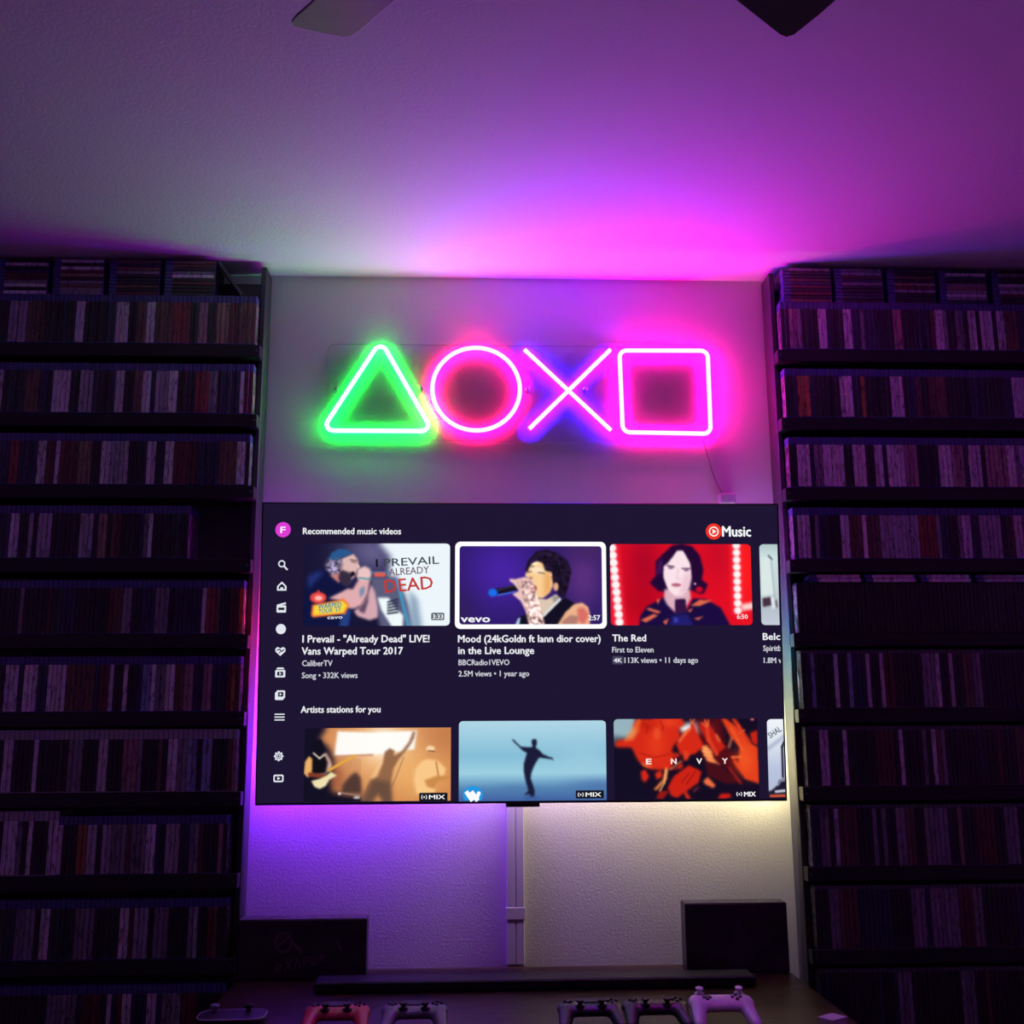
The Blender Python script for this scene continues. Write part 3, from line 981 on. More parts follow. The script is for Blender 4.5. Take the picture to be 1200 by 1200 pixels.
p.poly([(360, 190), (370, 120), (440, 60), (488, 40), (440, 110), (400, 160)], (38, 8, 52), 2)
p.poly([(488, 40), (560, 80), (590, 200), (575, 300), (556, 240), (545, 160), (510, 95)], (38, 8, 52), 2)
p.line([(392, 176), (440, 184)], 8, (96, 60, 92), 1).line([(492, 196), (548, 196)], 8, (96, 60, 92), 1)
p.ell(418, 190, 18, 8, (120, 84, 120), 2).ell(520, 206, 18, 8, (120, 84, 120), 2)
p.line([(466, 200), (458, 260), (476, 268)], 6, (226, 184, 200), 2).ell(452, 303, 30, 12, (196, 112, 132), 2).line([(424, 300), (480, 303)], 4, (150, 60, 90), 1)
p.poly([(442, 395), (510, 392), (518, 480), (440, 490)], (52, 20, 66), 2)
p.poly([(405, 565), (420, 500), (520, 490), (560, 565)], (34, 30, 110), 4)
p.ell(445, 530, 14, 16, (60, 70, 190), 3).ell(575, 296, 7, 7, (250, 200, 220), 1)
p.build('video_thumbnail', 1283, 152, 1810, 449)
def T3(x, y):
    return 1283 + (x - 20) * .5679, 152 + (y - 35) * .5604
ttext('6:50', 846, 916, 524, 494, T3, (245, 230, 230), 0, .02)

# fourth picture, cut by the screen edge: pale room
p = Pic((0, 0, 120, 530), 32, 120, (196, 214, 216))
p.vgrad([(0, (176, 198, 200)), (80, (205, 224, 224)), (300, (196, 210, 214)), (400, (180, 190, 202)), (530, (196, 206, 218))])
p.poly([(10, 90), (70, 90), (90, 330), (5, 340)], (218, 232, 230), 3)
p.line([(60, 78), (80, 100)], 12, (96, 110, 120), 1).line([(75, 100), (92, 360)], 6, (150, 170, 176), 2)
p.poly([(12, 355), (66, 345), (70, 400), (15, 412)], (70, 50, 66), 2).poly([(66, 345), (88, 350), (92, 420), (74, 425)], (226, 232, 236), 2).line([(100, 370), (104, 410)], 10, (90, 80, 96), 2)
p.build('video_thumbnail', 1843, 152, 1911, 449, 14, '1010')

# fifth picture: band on a lit stage in a brick room, fading to dark at one side
p = Pic((30, 80, 1166, 652), NX, NY, (206, 130, 78))
p.glow(640, 230, 330, 260, (255, 206, 150), .9).glow(900, 430, 260, 220, (240, 178, 104), .8).glow(1130, 150, 200, 160, (196, 124, 78), .8)
for k in range(22):
    p.line([(240, 310 + 15 * k), (470, 325 + 14 * k)], 3, (120, 60, 44), 1, .55)
p.poly([(240, 330), (330, 420), (320, 560), (250, 570)], (150, 80, 56), 12, .7)
p.poly([(262, 302), (285, 106), (560, 118), (900, 104), (880, 250), (560, 292)], (255, 252, 246), 3)
p.glow(640, 200, 120, 110, (255, 255, 250), 1.0)
p.line([(262, 300), (560, 292)], 12, (196, 130, 92), 2)
p.poly([(30, 80), (200, 80), (150, 170), (220, 230), (262, 330), (240, 480), (250, 575), (360, 600), (480, 610), (560, 652), (30, 652)], (20, 16, 36), 9)
p.poly([(320, 590), (330, 520), (380, 460), (430, 420), (470, 470), (480, 590)], (84, 58, 52), 5)
p.line([(300, 580), (470, 606)], 7, (180, 150, 140), 1).ell(308, 590, 12, 10, (240, 220, 214), 1).ell(440, 620, 26, 9, (236, 224, 214), 2)
p.poly([(100, 230), (120, 172), (160, 168), (182, 220), (178, 280), (130, 290), (104, 262)], (18, 16, 30), 2)
p.poly([(160, 300), (200, 270), (235, 330), (250, 380), (200, 440), (130, 450)], (212, 170, 150), 3)
p.poly([(80, 300), (130, 290), (190, 290), (215, 350), (200, 430), (130, 440), (90, 420)], (18, 14, 22), 3)
p.line([(104, 276), (150, 316), (186, 290)], 12, (230, 214, 196), 1)
p.poly([(32, 430), (40, 340), (70, 298), (95, 320), (92, 420), (100, 440), (60, 462)], (238, 176, 104), 2)
p.line([(80, 440), (190, 458)], 34, (130, 58, 40), 2)
p.poly([(90, 490), (150, 475), (205, 450), (240, 420), (285, 450), (230, 480), (200, 530), (155, 552), (115, 535)], (240, 226, 176), 2)
p.line([(225, 410), (330, 345), (420, 300)], 20, (230, 168, 66), 1)
p.line([(710, 540), (800, 310)], 6, (120, 84, 62), 1, .8).line([(880, 620), (860, 280)], 4, (220, 190, 160), 1, .8)
p.poly([(470, 645), (500, 570), (550, 480), (600, 460), (640, 340), (652, 270), (690, 240), (730, 262), (720, 300), (780, 270), (840, 190), (870, 108), (888, 116), (875, 170), (840, 230), (760, 330), (720, 400), (700, 520), (712, 652), (640, 652), (604, 590), (560, 652)], (150, 104, 74), 3)
p.poly([(500, 620), (560, 480), (700, 500), (712, 652), (640, 652), (604, 590), (560, 652), (480, 652)], (96, 70, 58), 8, .8)
p.line([(560, 470), (625, 350)], 16, (250, 216, 160), 4, .8)
p.poly([(880, 490), (890, 400), (940, 340), (990, 326), (1060, 340), (1125, 400), (1110, 470), (1060, 480), (1040, 590), (900, 600)], (250, 200, 136), 3)
p.ell(1008, 272, 34, 48, (216, 150, 94), 3).ell(1005, 246, 34, 22, (250, 216, 168), 2).line([(990, 262), (1036, 268)], 9, (120, 70, 44), 1)
p.line([(1050, 350), (1068, 460)], 10, (170, 110, 66), 1).poly([(960, 490), (1060, 455), (1166, 460), (1166, 475), (1070, 500), (1040, 560), (980, 540)], (206, 140, 76), 3)
p.build('station_thumbnail', 172, 812, 697, 1068, 6, '0000')
def badge(u, v):
    shape('mix_badge', rrect(u - 30, v - 24, u + 72, v + 5, 4), (22, 22, 30), -.0013)
    text('MIX', u + 6, u + 62, v - 2, 15, (250, 250, 252), -.0016, .026, 0, 'badge_lettering')
    pr = ring(u - 12, v - 9, 8, 10.5, 8, -50, 50) + ring(u - 12, v - 9, 8, 10.5, 8, 130, 230) + disc(u - 12, v - 9, 3, 10)
    shape('badge_mark', pr, (240, 240, 245), -.0016)
badge(614, 1064)

# sixth picture: figure with arms out against pale blue
p = Pic((38, 28, 1184, 655), NX, NY, (150, 200, 225))
p.vgrad([(28, (176, 214, 230)), (120, (164, 208, 226)), (300, (134, 190, 216)), (440, (158, 208, 226)), (500, (120, 172, 204)), (560, (84, 132, 178)), (655, (64, 96, 160))])
p.glow(1000, 330, 220, 120, (160, 206, 226), .6).glow(1120, 540, 260, 60, (74, 112, 170), .7).glow(480, 560, 160, 40, (78, 118, 172), .5)
fig = (26, 28, 56)
p.poly([(452, 180), (460, 172), (475, 190), (520, 232), (560, 236), (605, 238), (610, 225), (602, 200), (606, 178), (625, 172), (643, 180), (642, 215), (634, 240), (664, 262), (690, 292), (740, 314), (765, 320), (772, 345), (760, 332), (700, 324), (662, 318), (640, 350), (618, 390), (600, 440), (594, 480), (612, 530), (626, 580), (620, 622), (590, 622), (588, 604), (575, 600), (552, 612), (550, 600), (576, 575), (556, 500), (542, 430), (540, 372), (552, 330), (566, 280), (540, 268), (510, 240), (470, 200)], fig, 2)
p.ell(600, 628, 60, 10, (50, 76, 136), 4, .7)
p.build('station_thumbnail', 726, 790, 1260, 1071, 14, '1100')
def T6(x, y):
    return 726 + (x - 38) * .466, 790 + (y - 28) * .4482
u_, v_ = T6(148, 606)
shape('label_logo', [[c for c in disc(u_, v_, 36, 30, 32)[0] if c[1] <= 1070]], (38, 150, 226), -.0013)
lw = []
for pts in ([(100, 585), (140, 645)], [(140, 585), (180, 645)]):
    lw += stroke([T6(*c) for c in pts], 15)
lw += stroke([T6(178, 640), T6(190, 598)], 12) + disc(*T6(192, 594), 7)
shape('logo_mark', lw, (250, 252, 255), -.0016)
badge(1178, 1060)

# seventh picture: red-lit crowd with raised hands
p = Pic((38, 15, 972, 525), NX, NY, (22, 12, 34))
p.poly([(38, 15), (180, 15), (190, 110), (130, 150), (38, 150)], (150, 180, 190), 6)
p.poly([(38, 120), (130, 130), (150, 160), (38, 190)], (70, 80, 96), 6, .7)
p.poly([(440, 60), (560, 40), (680, 60), (690, 110), (500, 120)], (236, 240, 240), 7)
p.poly([(560, 20), (740, 15), (760, 200), (960, 330), (965, 420), (760, 330), (600, 260)], (92, 14, 22), 9, .9)
p.poly([(45, 185), (60, 150), (150, 140), (190, 100), (165, 60), (190, 20), (320, 15), (480, 15), (500, 50), (460, 80), (470, 140), (420, 190), (410, 230), (470, 240), (480, 330), (330, 340), (260, 330), (190, 280), (150, 200), (60, 200)], (214, 42, 24), 4)
p.poly([(170, 60), (190, 20), (215, 15), (205, 90), (160, 150), (100, 158)], (255, 130, 60), 4, .8)
p.glow(310, 170, 60, 100, (232, 60, 30), .8).glow(250, 60, 60, 40, (190, 30, 16), .7).ell(318, 110, 24, 40, (238, 84, 44), 4, .7).glow(400, 40, 60, 30, (236, 70, 34), .7)
for pts, c in (([(440, 180), (480, 110), (550, 60), (545, 20), (570, 90), (620, 190), (560, 240), (470, 250)], (216, 40, 22)),
               ([(590, 60), (640, 25), (660, 60), (720, 140), (760, 200), (700, 240), (640, 160)], (196, 34, 22)),
               ([(735, 15), (770, 20), (860, 90), (930, 180), (968, 200), (970, 430), (880, 400), (810, 300), (795, 250), (840, 300), (850, 200), (790, 130)], (226, 62, 28)),
               ([(800, 15), (830, 20), (880, 95), (920, 160), (905, 185), (850, 110)], (210, 50, 26)),
               ([(600, 210), (630, 180), (670, 220), (680, 270), (720, 310), (700, 318), (640, 290)], (250, 140, 80)),
               ([(380, 450), (420, 380), (520, 310), (600, 350), (580, 420), (440, 515), (400, 500)], (206, 34, 22)),
               ([(290, 462), (350, 400), (370, 320), (385, 330), (375, 400), (310, 465)], (255, 140, 70)),
               ([(210, 400), (205, 350), (240, 335), (262, 380), (235, 420)], (216, 40, 26)),
               ([(300, 360), (340, 340), (350, 380), (310, 400)], (214, 44, 26)),
               ([(205, 290), (260, 300), (290, 328), (230, 318)], (240, 90, 50)),
               ([(470, 240), (500, 215), (530, 240), (510, 280), (470, 280)], (226, 60, 34)),
               ([(610, 410), (640, 385), (690, 440), (670, 455), (620, 430)], (244, 110, 66)),
               ([(300, 520), (330, 470), (390, 470), (350, 522)], (150, 24, 22)),
               ([(480, 480), (500, 470), (530, 522), (500, 522)], (206, 44, 26)),
               ([(700, 520), (720, 492), (780, 490), (790, 510), (750, 524)], (206, 30, 22)),
               ([(540, 470), (585, 440), (580, 455), (550, 480)], (120, 40, 60)),
               ([(400, 330), (440, 260), (480, 235), (490, 280), (430, 330)], (60, 14, 26)),
               ([(620, 290), (700, 300), (860, 420), (760, 430), (640, 380)], (70, 14, 24)),
               ([(920, 110), (968, 90), (968, 190), (930, 170)], (200, 34, 22))):
    p.poly(pts, c, 3)
p.line([(780, 330), (850, 425)], 14, (170, 26, 24), 3).line([(850, 110), (885, 90)], 6, (255, 120, 60), 1).line([(460, 160), (500, 110), (545, 70)], 12, (255, 150, 90), 3, .8)
p.line([(780, 200), (800, 140)], 12, (255, 150, 90), 3, .8).line([(720, 160), (700, 120)], 10, (255, 160, 90), 3, .8).line([(400, 335), (470, 285)], 8, (250, 170, 130), 2, .7)
p.poly([(38, 200), (150, 205), (200, 320), (210, 400), (270, 470), (310, 525), (38, 525)], (20, 14, 36), 6)
for pts, w_, c in (([(700, 240), (650, 150), (640, 60)], 26, (222, 62, 34)), ([(640, 60), (628, 24)], 10, (240, 110, 66)), ([(648, 62), (652, 26)], 10, (240, 110, 66)), ([(636, 70), (608, 44)], 9, (236, 96, 56)),
                   ([(560, 200), (552, 110), (545, 50)], 22, (206, 44, 28)), ([(545, 50), (536, 18)], 9, (238, 104, 60)), ([(548, 50), (560, 16)], 9, (238, 104, 60)),
                   ([(640, 215), (612, 196)], 10, (255, 176, 110)), ([(650, 235), (612, 222)], 10, (255, 176, 110)), ([(662, 255), (620, 246)], 10, (250, 160, 100)),
                   ([(860, 260), (800, 262)], 16, (246, 110, 54)), ([(870, 220), (836, 150), (800, 80)], 20, (238, 84, 40)), ([(900, 230), (880, 150), (845, 60)], 18, (222, 66, 34)),
                   ([(330, 470), (360, 420), (372, 340)], 9, (255, 190, 120)), ([(520, 360), (470, 420)], 6, (120, 20, 20)), ([(560, 350), (500, 430)], 6, (120, 20, 20)), ([(440, 230), (420, 260), (430, 300)], 8, (140, 24, 20)),
                   ([(230, 40), (260, 70), (250, 110)], 7, (160, 24, 16)), ([(340, 30), (360, 70), (350, 90)], 7, (160, 24, 16)), ([(200, 230), (300, 260), (400, 240)], 8, (176, 28, 18))):
    p.line(pts, w_, c, 1, .85)
p.glow(880, 280, 60, 90, (250, 96, 40), .6)
p.ell(936, 22, 12, 8, (220, 110, 130), 2)
p.build('station_thumbnail', 1289, 786, 1818, 1070, 14, '1000')
def T7(x, y):
    return 1289 + (x - 38) * .5664, 786 + (y - 15) * .5569
for ch, x in (('E', 244), ('N', 405), ('V', 570), ('Y', 736)):
    ttext(ch, x, x + 34, 302, 266, T7, (255, 240, 236), 0, .03)
text('MIX', 1762, 1804, 1062, 17, (250, 250, 252), -.0016, .026, 0, 'badge_lettering')
shape('badge_mark', ring(1744, 1054, 8, 10.5, 8, -50, 50) + ring(1744, 1054, 8, 10.5, 8, 130, 230) + disc(1744, 1054, 3, 10), (240, 240, 245), -.0016)

# eighth picture, cut by the screen edge
p = Pic((1014, 8, 1146, 518), 32, 120, (196, 204, 222))
p.vgrad([(8, (240, 246, 250)), (200, (214, 222, 236)), (330, (186, 196, 222)), (518, (176, 186, 212))])
p.poly([(1014, 190), (1146, 110), (1146, 140), (1020, 218)], (160, 172, 200), 3, .7)
p.line([(1146, 160), (1130, 190), (1130, 385)], 16, (24, 22, 44), 1)
p.poly([(1014, 478), (1040, 470), (1085, 440), (1100, 405), (1146, 400), (1146, 518), (1014, 518)], (30, 28, 50), 2)
p.line([(1090, 440), (1110, 412), (1146, 408)], 8, (170, 176, 200), 1).line([(1070, 480), (1146, 474)], 16, (206, 214, 232), 1).line([(1030, 508), (1146, 506)], 18, (206, 84, 50), 1)
p.build('station_thumbnail', 1853, 789, 1913, 1066, 14, '1000')
text('SHAL', 1864, 1916, 858, 22, (70, 80, 98), -.0016, .012, 32, 'picture_lettering', clip=1913)

# captions
WHT, GRY = (238, 240, 246), (206, 208, 218)
text('Recommended music videos', 152, 510, 117, 24, WHT, bold=.022)
text('I Prevail - "Already Dead" LIVE!', 158, 617, 508, 27, WHT, bold=.022)
text('Vans Warped Tour 2017', 156, 521, 551, 27, WHT, bold=.022)
text('CaliberTV', 158, 267, 592, 21, GRY)
text('Song \u2022 332K views', 158, 358, 635, 21, GRY)
text('Mood (24kGoldn ft Iann dior cover)', 722, 1244, 509, 27, WHT, bold=.022)
text('in the Live Lounge', 723, 999, 551, 27, WHT, bold=.022)
text('BBCRadio1VEVO', 724, 909, 591, 21, GRY)
text('2.5M views \u2022 1 year ago', 724, 981, 631, 21, GRY)
text('The Red', 1288, 1412, 507, 26, WHT, bold=.022)
text('First to Eleven', 1287, 1439, 547, 21, GRY)
shape('quality_badge', rrect(1287, 560, 1327, 590, 5), (70, 66, 92), -.0012)
text('4K', 1292, 1322, 583, 16, WHT, -.0016, .02)
text('113K views \u2022 11 days ago', 1332, 1603, 585, 21, GRY)
text('Belc', 1847, 1911, 503, 26, WHT, bold=.022)
text('Spiritb', 1847, 1914, 543, 21, GRY, clip=1911)
text('1.8M v', 1848, 1914, 587, 21, GRY, clip=1911)
text('Artists stations for you', 157, 442, 757, 24, WHT, bold=.022)
text('Music', 1705, 1812, 123, 40, (246, 248, 252), bold=.024, name='logo_lettering')
shape('logo_disc', disc(1673, 105, 30), (238, 52, 40), -.0012)
shape('logo_ring', ring(1673, 105, 14, 18.5) + [[(1668, 96), (1668, 114), (1683, 105)]], (255, 246, 240), -.0015)
# side menu
shape('profile_disc', disc(79, 101, 28), (222, 60, 214), -.0012)
text('F', 70, 88, 113, 24, (255, 246, 255), -.0016, .02, 0, 'profile_letter')
IC = (226, 230, 240)
def icon(polys, holes=None):
    shape('menu_icon', polys, IC, -.0012)
    if holes:
        shape('menu_icon_cutout', holes, (27, 20, 46), -.0015)
icon(ring(77, 225, 8.5, 13) + stroke([(86, 234), (97, 246)], 6))
icon([[(62, 306), (79, 289), (96, 306), (96, 322), (62, 322)]], [[(68, 307), (79, 297), (90, 307), (90, 317), (84, 317), (84, 310), (74, 310), (74, 317), (68, 317)]])
icon(rrect(62, 375, 96, 401, 3) + [[(62, 373), (94, 364), (96, 370), (64, 379)]], rect(68, 383, 90, 392))
icon(disc(79, 460, 18))
icon([[(79, 556), (61, 540), (61, 530), (69, 524), (79, 529), (89, 524), (97, 530), (97, 540)]], stroke([(67, 536), (76, 532), (84, 540), (92, 533)], 4) + stroke([(74, 546), (80, 540)], 3))
icon(rrect(62, 606, 98, 632, 3) + [[(65, 603), (70, 597), (90, 597), (95, 603)]], rrect(69, 612, 91, 626, 3))
shape('menu_icon', [[(77, 614), (77, 624), (85, 619)]], IC, -.0018)
icon(rrect(63, 684, 94, 712, 4) + rrect(68, 678, 99, 706, 4), rrect(74, 684, 93, 700, 2))
shape('menu_icon', [[(80, 687), (80, 697), (88, 692)]], IC, -.0018)
icon(rect(63, 760, 99, 764) + rect(63, 770, 99, 774) + rect(63, 780, 99, 784))
gear = []
for k in range(8):
    a = 2 * math.pi * k / 8
    for da, r in ((-.30, 13), (-.17, 17), (.17, 17), (.30, 13)):
        gear.append((81 + r * math.cos(a + da), 909 + r * math.sin(a + da)))
icon([gear], disc(81, 909, 9))
shape('menu_icon', ring(81, 909, 3.5, 6.5), IC, -.0018)
icon(rrect(64, 973, 100, 999, 6), rrect(69, 978, 95, 994, 3))
shape('menu_icon', [[(78, 980), (78, 992), (89, 986)]], IC, -.0018)

# ------------------------------------------------------------ cable raceway below the television
M_RACE = mat('white raceway plastic', (.58, .57, .56), .35)
rw = thing('cable_raceway', 'white cable raceway running down the wall below the television', 'cable raceway', (-.025, 0, .475))
def rel(mb, o):
    l = o.location
    mb.v = [(x - l.x, y - l.y, z - l.z) for x, y, z in mb.v]
    return mb
rel(MB().bbox(-.053, -.0245, -.019, -.0005, .473, 1.06, .0025), rw).build('cover', M_RACE, rw)
rel(MB().bbox(-.0235, .003, -.019, -.0005, .473, 1.06, .0025), rw).build('cover', M_RACE, rw)
rel(MB().bbox(-.055, .005, -.0208, -.0004, .606, .641, .001), rw).build('joint_clip', M_RACE, rw)

# ------------------------------------------------------------ console table
DZ = .470
def wood():
    m = bpy.data.materials.new('dark brown wood')
    m.use_nodes = True
    nt = m.node_tree
    p = nt.nodes['Principled BSDF']
    p.inputs['Roughness'].default_value = .35
    tc = nt.nodes.new('ShaderNodeTexCoord')
    mp = nt.nodes.new('ShaderNodeMapping')
    mp.inputs['Scale'].default_value = (3, 22, 22)
    n = nt.nodes.new('ShaderNodeTexNoise')
    n.inputs['Scale'].default_value = 2.2
    n.inputs['Detail'].default_value = 6
    n.inputs['Distortion'].default_value = 1.2
    r = nt.nodes.new('ShaderNodeValToRGB')
    r.color_ramp.elements[0].position, r.color_ramp.elements[0].color = .35, (.018, .009, .006, 1)
    r.color_ramp.elements[1].position, r.color_ramp.elements[1].color = .68, (.085, .038, .018, 1)
    nt.links.new(tc.outputs['Object'], mp.inputs[0])
    nt.links.new(mp.outputs[0], n.inputs['Vector'])
    nt.links.new(n.outputs['Fac'], r.inputs[0])
    nt.links.new(r.outputs[0], p.inputs['Base Color'])
    return m
M_WOOD = wood()
M_BLK = mat('satin black', (.02, .02, .022), .45)
con = thing('console_table', 'low dark wood console table under the television holding controllers', 'console table', (-.03, -.5, 0))
rel(MB().bbox(-.850, .792, -.93, -.0225, DZ - .032, DZ - .0005, .003), con).build('tabletop', M_WOOD, con)
rel(MB().bbox(-.850, .792, -.932, -.0222, DZ - .040, DZ - .0325, .002), con).build('top_edge', M_BLK, con)
for x in (-.82, .745):
    for y in (-.89, -.09):
        rel(MB().bbox(x, x + .045, y - .022, y + .022, .001, DZ - .0405, .003), con).build('leg', M_BLK, con)
rel(MB().bbox(-.77, .74, -.88, -.10, .14, .16, .003), con).build('lower_shelf', M_WOOD, con)

# ------------------------------------------------------------ low black bar along the table
bar = thing('sound_bar', 'long low black sound bar lying on the console table', 'sound bar', (0.02, -.29, DZ))
rel(MB().bbox(-.60, .64, -.338, -.245, DZ + .003, DZ + .030, .005), bar).build('bar_body', M_BLK, bar)
def mesh_cloth():
    return mat('black speaker cloth', (.014, .014, .016), .95, bump=(900, .5, .002))
rel(MB().bbox(-.585, .625, -.3415, -.3382, DZ + .006, DZ + .027, .001), bar).build('speaker_cloth', mesh_cloth(), bar)
for x in (-.5, .54):
    rel(MB().bbox(x - .03, x + .03, -.32, -.26, DZ, DZ + .0032, .0008), bar).build('rubber_foot', M_BLK, bar)

# ------------------------------------------------------------ two boxes against the wall
M_BOX = mat('dark printed card', (.030, .024, .028), .32, vary=(9, .8, (.085, .05, .075)))
M_BOX2 = mat('dark printed box front', (.022, .018, .022), .3, vary=(12, .7, (.07, .045, .065)))
M_PRT = mat('faded grey print', (.14, .10, .13), .5)
M_WORN = mat('worn card edge', (.36, .33, .36), .7, vary=(60, .9, (.12, .1, .12)))
def carton(x0, x1, z1, label, worn):
    r = thing('display_box', label, 'box', ((x0 + x1) / 2, -.15, DZ))
    rel(MB().bbox(x0, x1, -.160, -.092, DZ + .0003, z1, .0025), r).build('carton', M_BOX, r)
    rel(MB().bbox(x0 + .002, x1 - .002, -.161, -.1602, DZ + .004, z1 - .004, .0002), r).build('printed_front', M_BOX2, r)
    rel(MB().bbox(x0 + .002, x1 - .002, -.158, -.094, z1 + .0001, z1 + .0010, .0003), r).build('top_flap', worn, r)
    return r
b1 = carton(-.848, -.472, .638, 'dark box with worn edge and faded round emblem near the purple-lit wall', M_WORN)
b2 = carton(.478, .788, .668, 'dark box with a faint figure print near the yellow-lit wall', mat('grey card edge', (.20, .19, .19), .6, vary=(40, .8, (.08, .08, .08))))
# faded emblem and slanted word on the first box: loose printed strokes
def printed(r, polys, name):
    mb = MB()
    for p in polys:
        mb.add([(x, -.1614, z) for x, z in p], [tuple(range(len(p)))])
    return rel(mb, r).build(name, M_PRT, r)
def stroke2(pts, w):
    out = []
    for (a, b), (c, d) in zip(pts, pts[1:]):
        l = math.hypot(c - a, d - b)
        nx, nz = -(d - b) / l * w / 2, (c - a) / l * w / 2
        out.append([(a + nx, b + nz), (c + nx, d + nz), (c - nx, d - nz), (a - nx, b - nz)])
    return out
ex, ez = -.735, .487
word = []
for pts in ([(0, .014), (.016, .018), (.014, .026), (.004, .027), (-.001, .014), (.006, .006), (.017, .008)],
            [(.026, .006), (.046, .040)], [(.026, .036), (.047, .012)], [(.054, .014), (.062, .044), (.072, .016)],
            [(.080, .020), (.082, .046), (.096, .044), (.094, .034), (.082, .034)], [(.104, .026), (.104, .046), (.116, .048), (.118, .026), (.104, .026)],
            [(.126, .030), (.128, .052), (.140, .050), (.138, .042), (.128, .042), (.142, .032)]):
    word += stroke2([(ex + a, ez + b) for a, b in pts], .0042)
printed(b1, word, 'printed_word')
em = []
for k in range(20):
    a0, a1 = (2 * math.pi * j / 20 for j in (k, k + 1))
    em.append([(-.715 + r * math.cos(t), .574 + r * 1.1 * math.sin(t)) for r, t in ((.020, a0), (.027, a0), (.027, a1), (.020, a1))])
em += stroke2([(-.735, .560), (-.700, .590)], .006) + stroke2([(-.690, .575), (-.660, .545)], .01) + stroke2([(-.56, .575), (-.545, .55)], .008)
printed(b1, em, 'printed_emblem')
fg = [[(.60, .50), (.635, .49), (.68, .50), (.675, .56), (.655, .60), (.64, .62), (.625, .60), (.61, .56)], [(.53, .52), (.56, .535), (.59, .525), (.585, .51), (.54, .505)]]
mb = MB()
for q_ in fg:
    mb.add([(x, -.1614, z) for x, z in q_], [tuple(range(len(q_)))])
rel(mb, b2).build('printed_figure', mat('very faint print', (.055, .036, .055), .4), b2)

# ------------------------------------------------------------ game controllers
def remeshed(parts, voxel, name, mats, smooth=4):
    """parts: (centre, radii, rotation about z) ellipsoids fused into one skin"""
    bm = bmesh.new()
    for c, r, rz in parts:
        m = Matrix.Translation(c) @ Matrix.Rotation(rz, 4, 'Z') @ Matrix.Diagonal((*r, 1))
        bmesh.ops.create_icosphere(bm, subdivisions=3, radius=1, matrix=m)
    me = bpy.data.meshes.new(name)
    bm.to_mesh(me)
    bm.free()
    o = bpy.data.objects.new('skin', me)
    COL.objects.link(o)
    md = o.modifiers.new('r', 'REMESH')
    md.mode, md.voxel_size = 'VOXEL', voxel
    sm = o.modifiers.new('s', 'SMOOTH')
    sm.iterations, sm.factor = smooth, .6
    dg = bpy.context.evaluated_depsgraph_get()
    out = bpy.data.meshes.new_from_object(o.evaluated_get(dg))
    bpy.data.objects.remove(o, do_unlink=True)
    out.name = name
    out.materials.clear()
    for m in mats:
        out.materials.append(m)
    out.polygons.foreach_set('use_smooth', [True] * len(out.polygons))
    return out

def gamepad_skin(name, m, spread=.058, drop=.062):
    E = []
    for k in range(7):
        x = -.054 + .018 * k
        E.append(((x, .012, 0), (.026, .034, .0155), 0))
    for s in (-1, 1):
        E.append(((s * .056, .012, 0), (.027, .034, .0165), 0))
        for k in range(7):
            t = k / 6
            E.append(((s * (spread + .010 * t), .004 - drop * t, -.002 - .012 * t), (.0215 - .006 * t, .024, .0175 - .004 * t), s * .12))
        E.append(((s * .055, .045, -.003), (.018, .008, .011), 0))      # shoulder
    return remeshed(E, .0034, name, [m])

def gamepad(name, label, x, y, rz, body_m, stick_m, style, tilt=14):
    r = thing(name, label, 'controller', (x, y, DZ + .036), 'controllers set out along the console table')
    r.rotation_euler = (math.radians(tilt), 0, math.radians(rz))
    bo = link('body', gamepad_skin('controller_body', body_m), r)
    sa, ca = math.sin(math.radians(tilt)), math.cos(math.radians(tilt))
    r.location.z = DZ + .0006 - min(v.co.y * sa + v.co.z * ca for v in bo.data.vertices)
    top = .0150
    if style == 'high':       # both sticks up at the shoulders
        sticks, pads = ((-.050, .036), (.050, .036)), ((-.036, .012), (.038, .012))
    else:
        sticks, pads = ((-.027, -.004), (.027, -.004)), ((-.055, .020), (.055, .020))
    for sx, sy in sticks:
        st = MB().lathe([(.012, 0), (.012, .002), (.0055, .004), (.0055, .010), (.0095, .012), (.0100, .0155), (.0085, .0168), (.006, .0160)], (sx, sy, top - .003), 'z', 18).build('thumbstick', stick_m, r, True)
    a, b = pads
    mb = MB()
    mb.bbox(a[0] - .0115, a[0] + .0115, a[1] - .0038, a[1] + .0038, top - .002, top + .0035, .001)
    mb.bbox(a[0] - .0038, a[0] + .0038, a[1] - .0115, a[1] + .0115, top - .002, top + .0036, .001)
    mb.build('direction_pad', stick_m if style != 'high' else M_BTN, r)
    for dx, dy in ((.010, 0), (-.010, 0), (0, .010), (0, -.010)):
        MB().lathe([(.0044, 0), (.0044, .0045), (.0034, .0055)], (b[0] + dx, b[1] + dy, top - .002), 'z', 12).build('face_button', stick_m if style != 'high' else M_BTN, r)
    if style == 'pad':
        MB().bbox(-.026, .026, .010, .038, top - .001, top + .0022, .001).build('touchpad', stick_m, r)
    MB().bbox(-.012, .012, .046, .0505, -.004, .004, .001).build('light_bar', M_LITE if style == 'pad' else M_BTN, r)
    return r
M_BTN = mat('grey rubber buttons', (.10, .09, .11), .5)
M_LITE = mat('frosted bar', (.40, .36, .45), .3)
M_CTLB = mat('black controller shell', (.025, .025, .028), .38)
M_CTLR = mat('red controller shell', (.62, .04, .10), .35)
M_CTLG = mat('grey controller shell', (.16, .15, .19), .35)
M_CTLW = mat('white controller shell', (.82, .76, .84), .32)
M_STK = mat('black stick rubber', (.012, .012, .013), .55)
CY = -.70
gamepad('game_controller', 'red game controller with black sticks and touchpad', -.494, CY, 0, M_CTLR, M_STK, 'pad', 7)
gamepad('game_controller', 'grey game controller next to the red one', -.304, CY, 0, M_CTLG, M_STK, 'pad', 7)
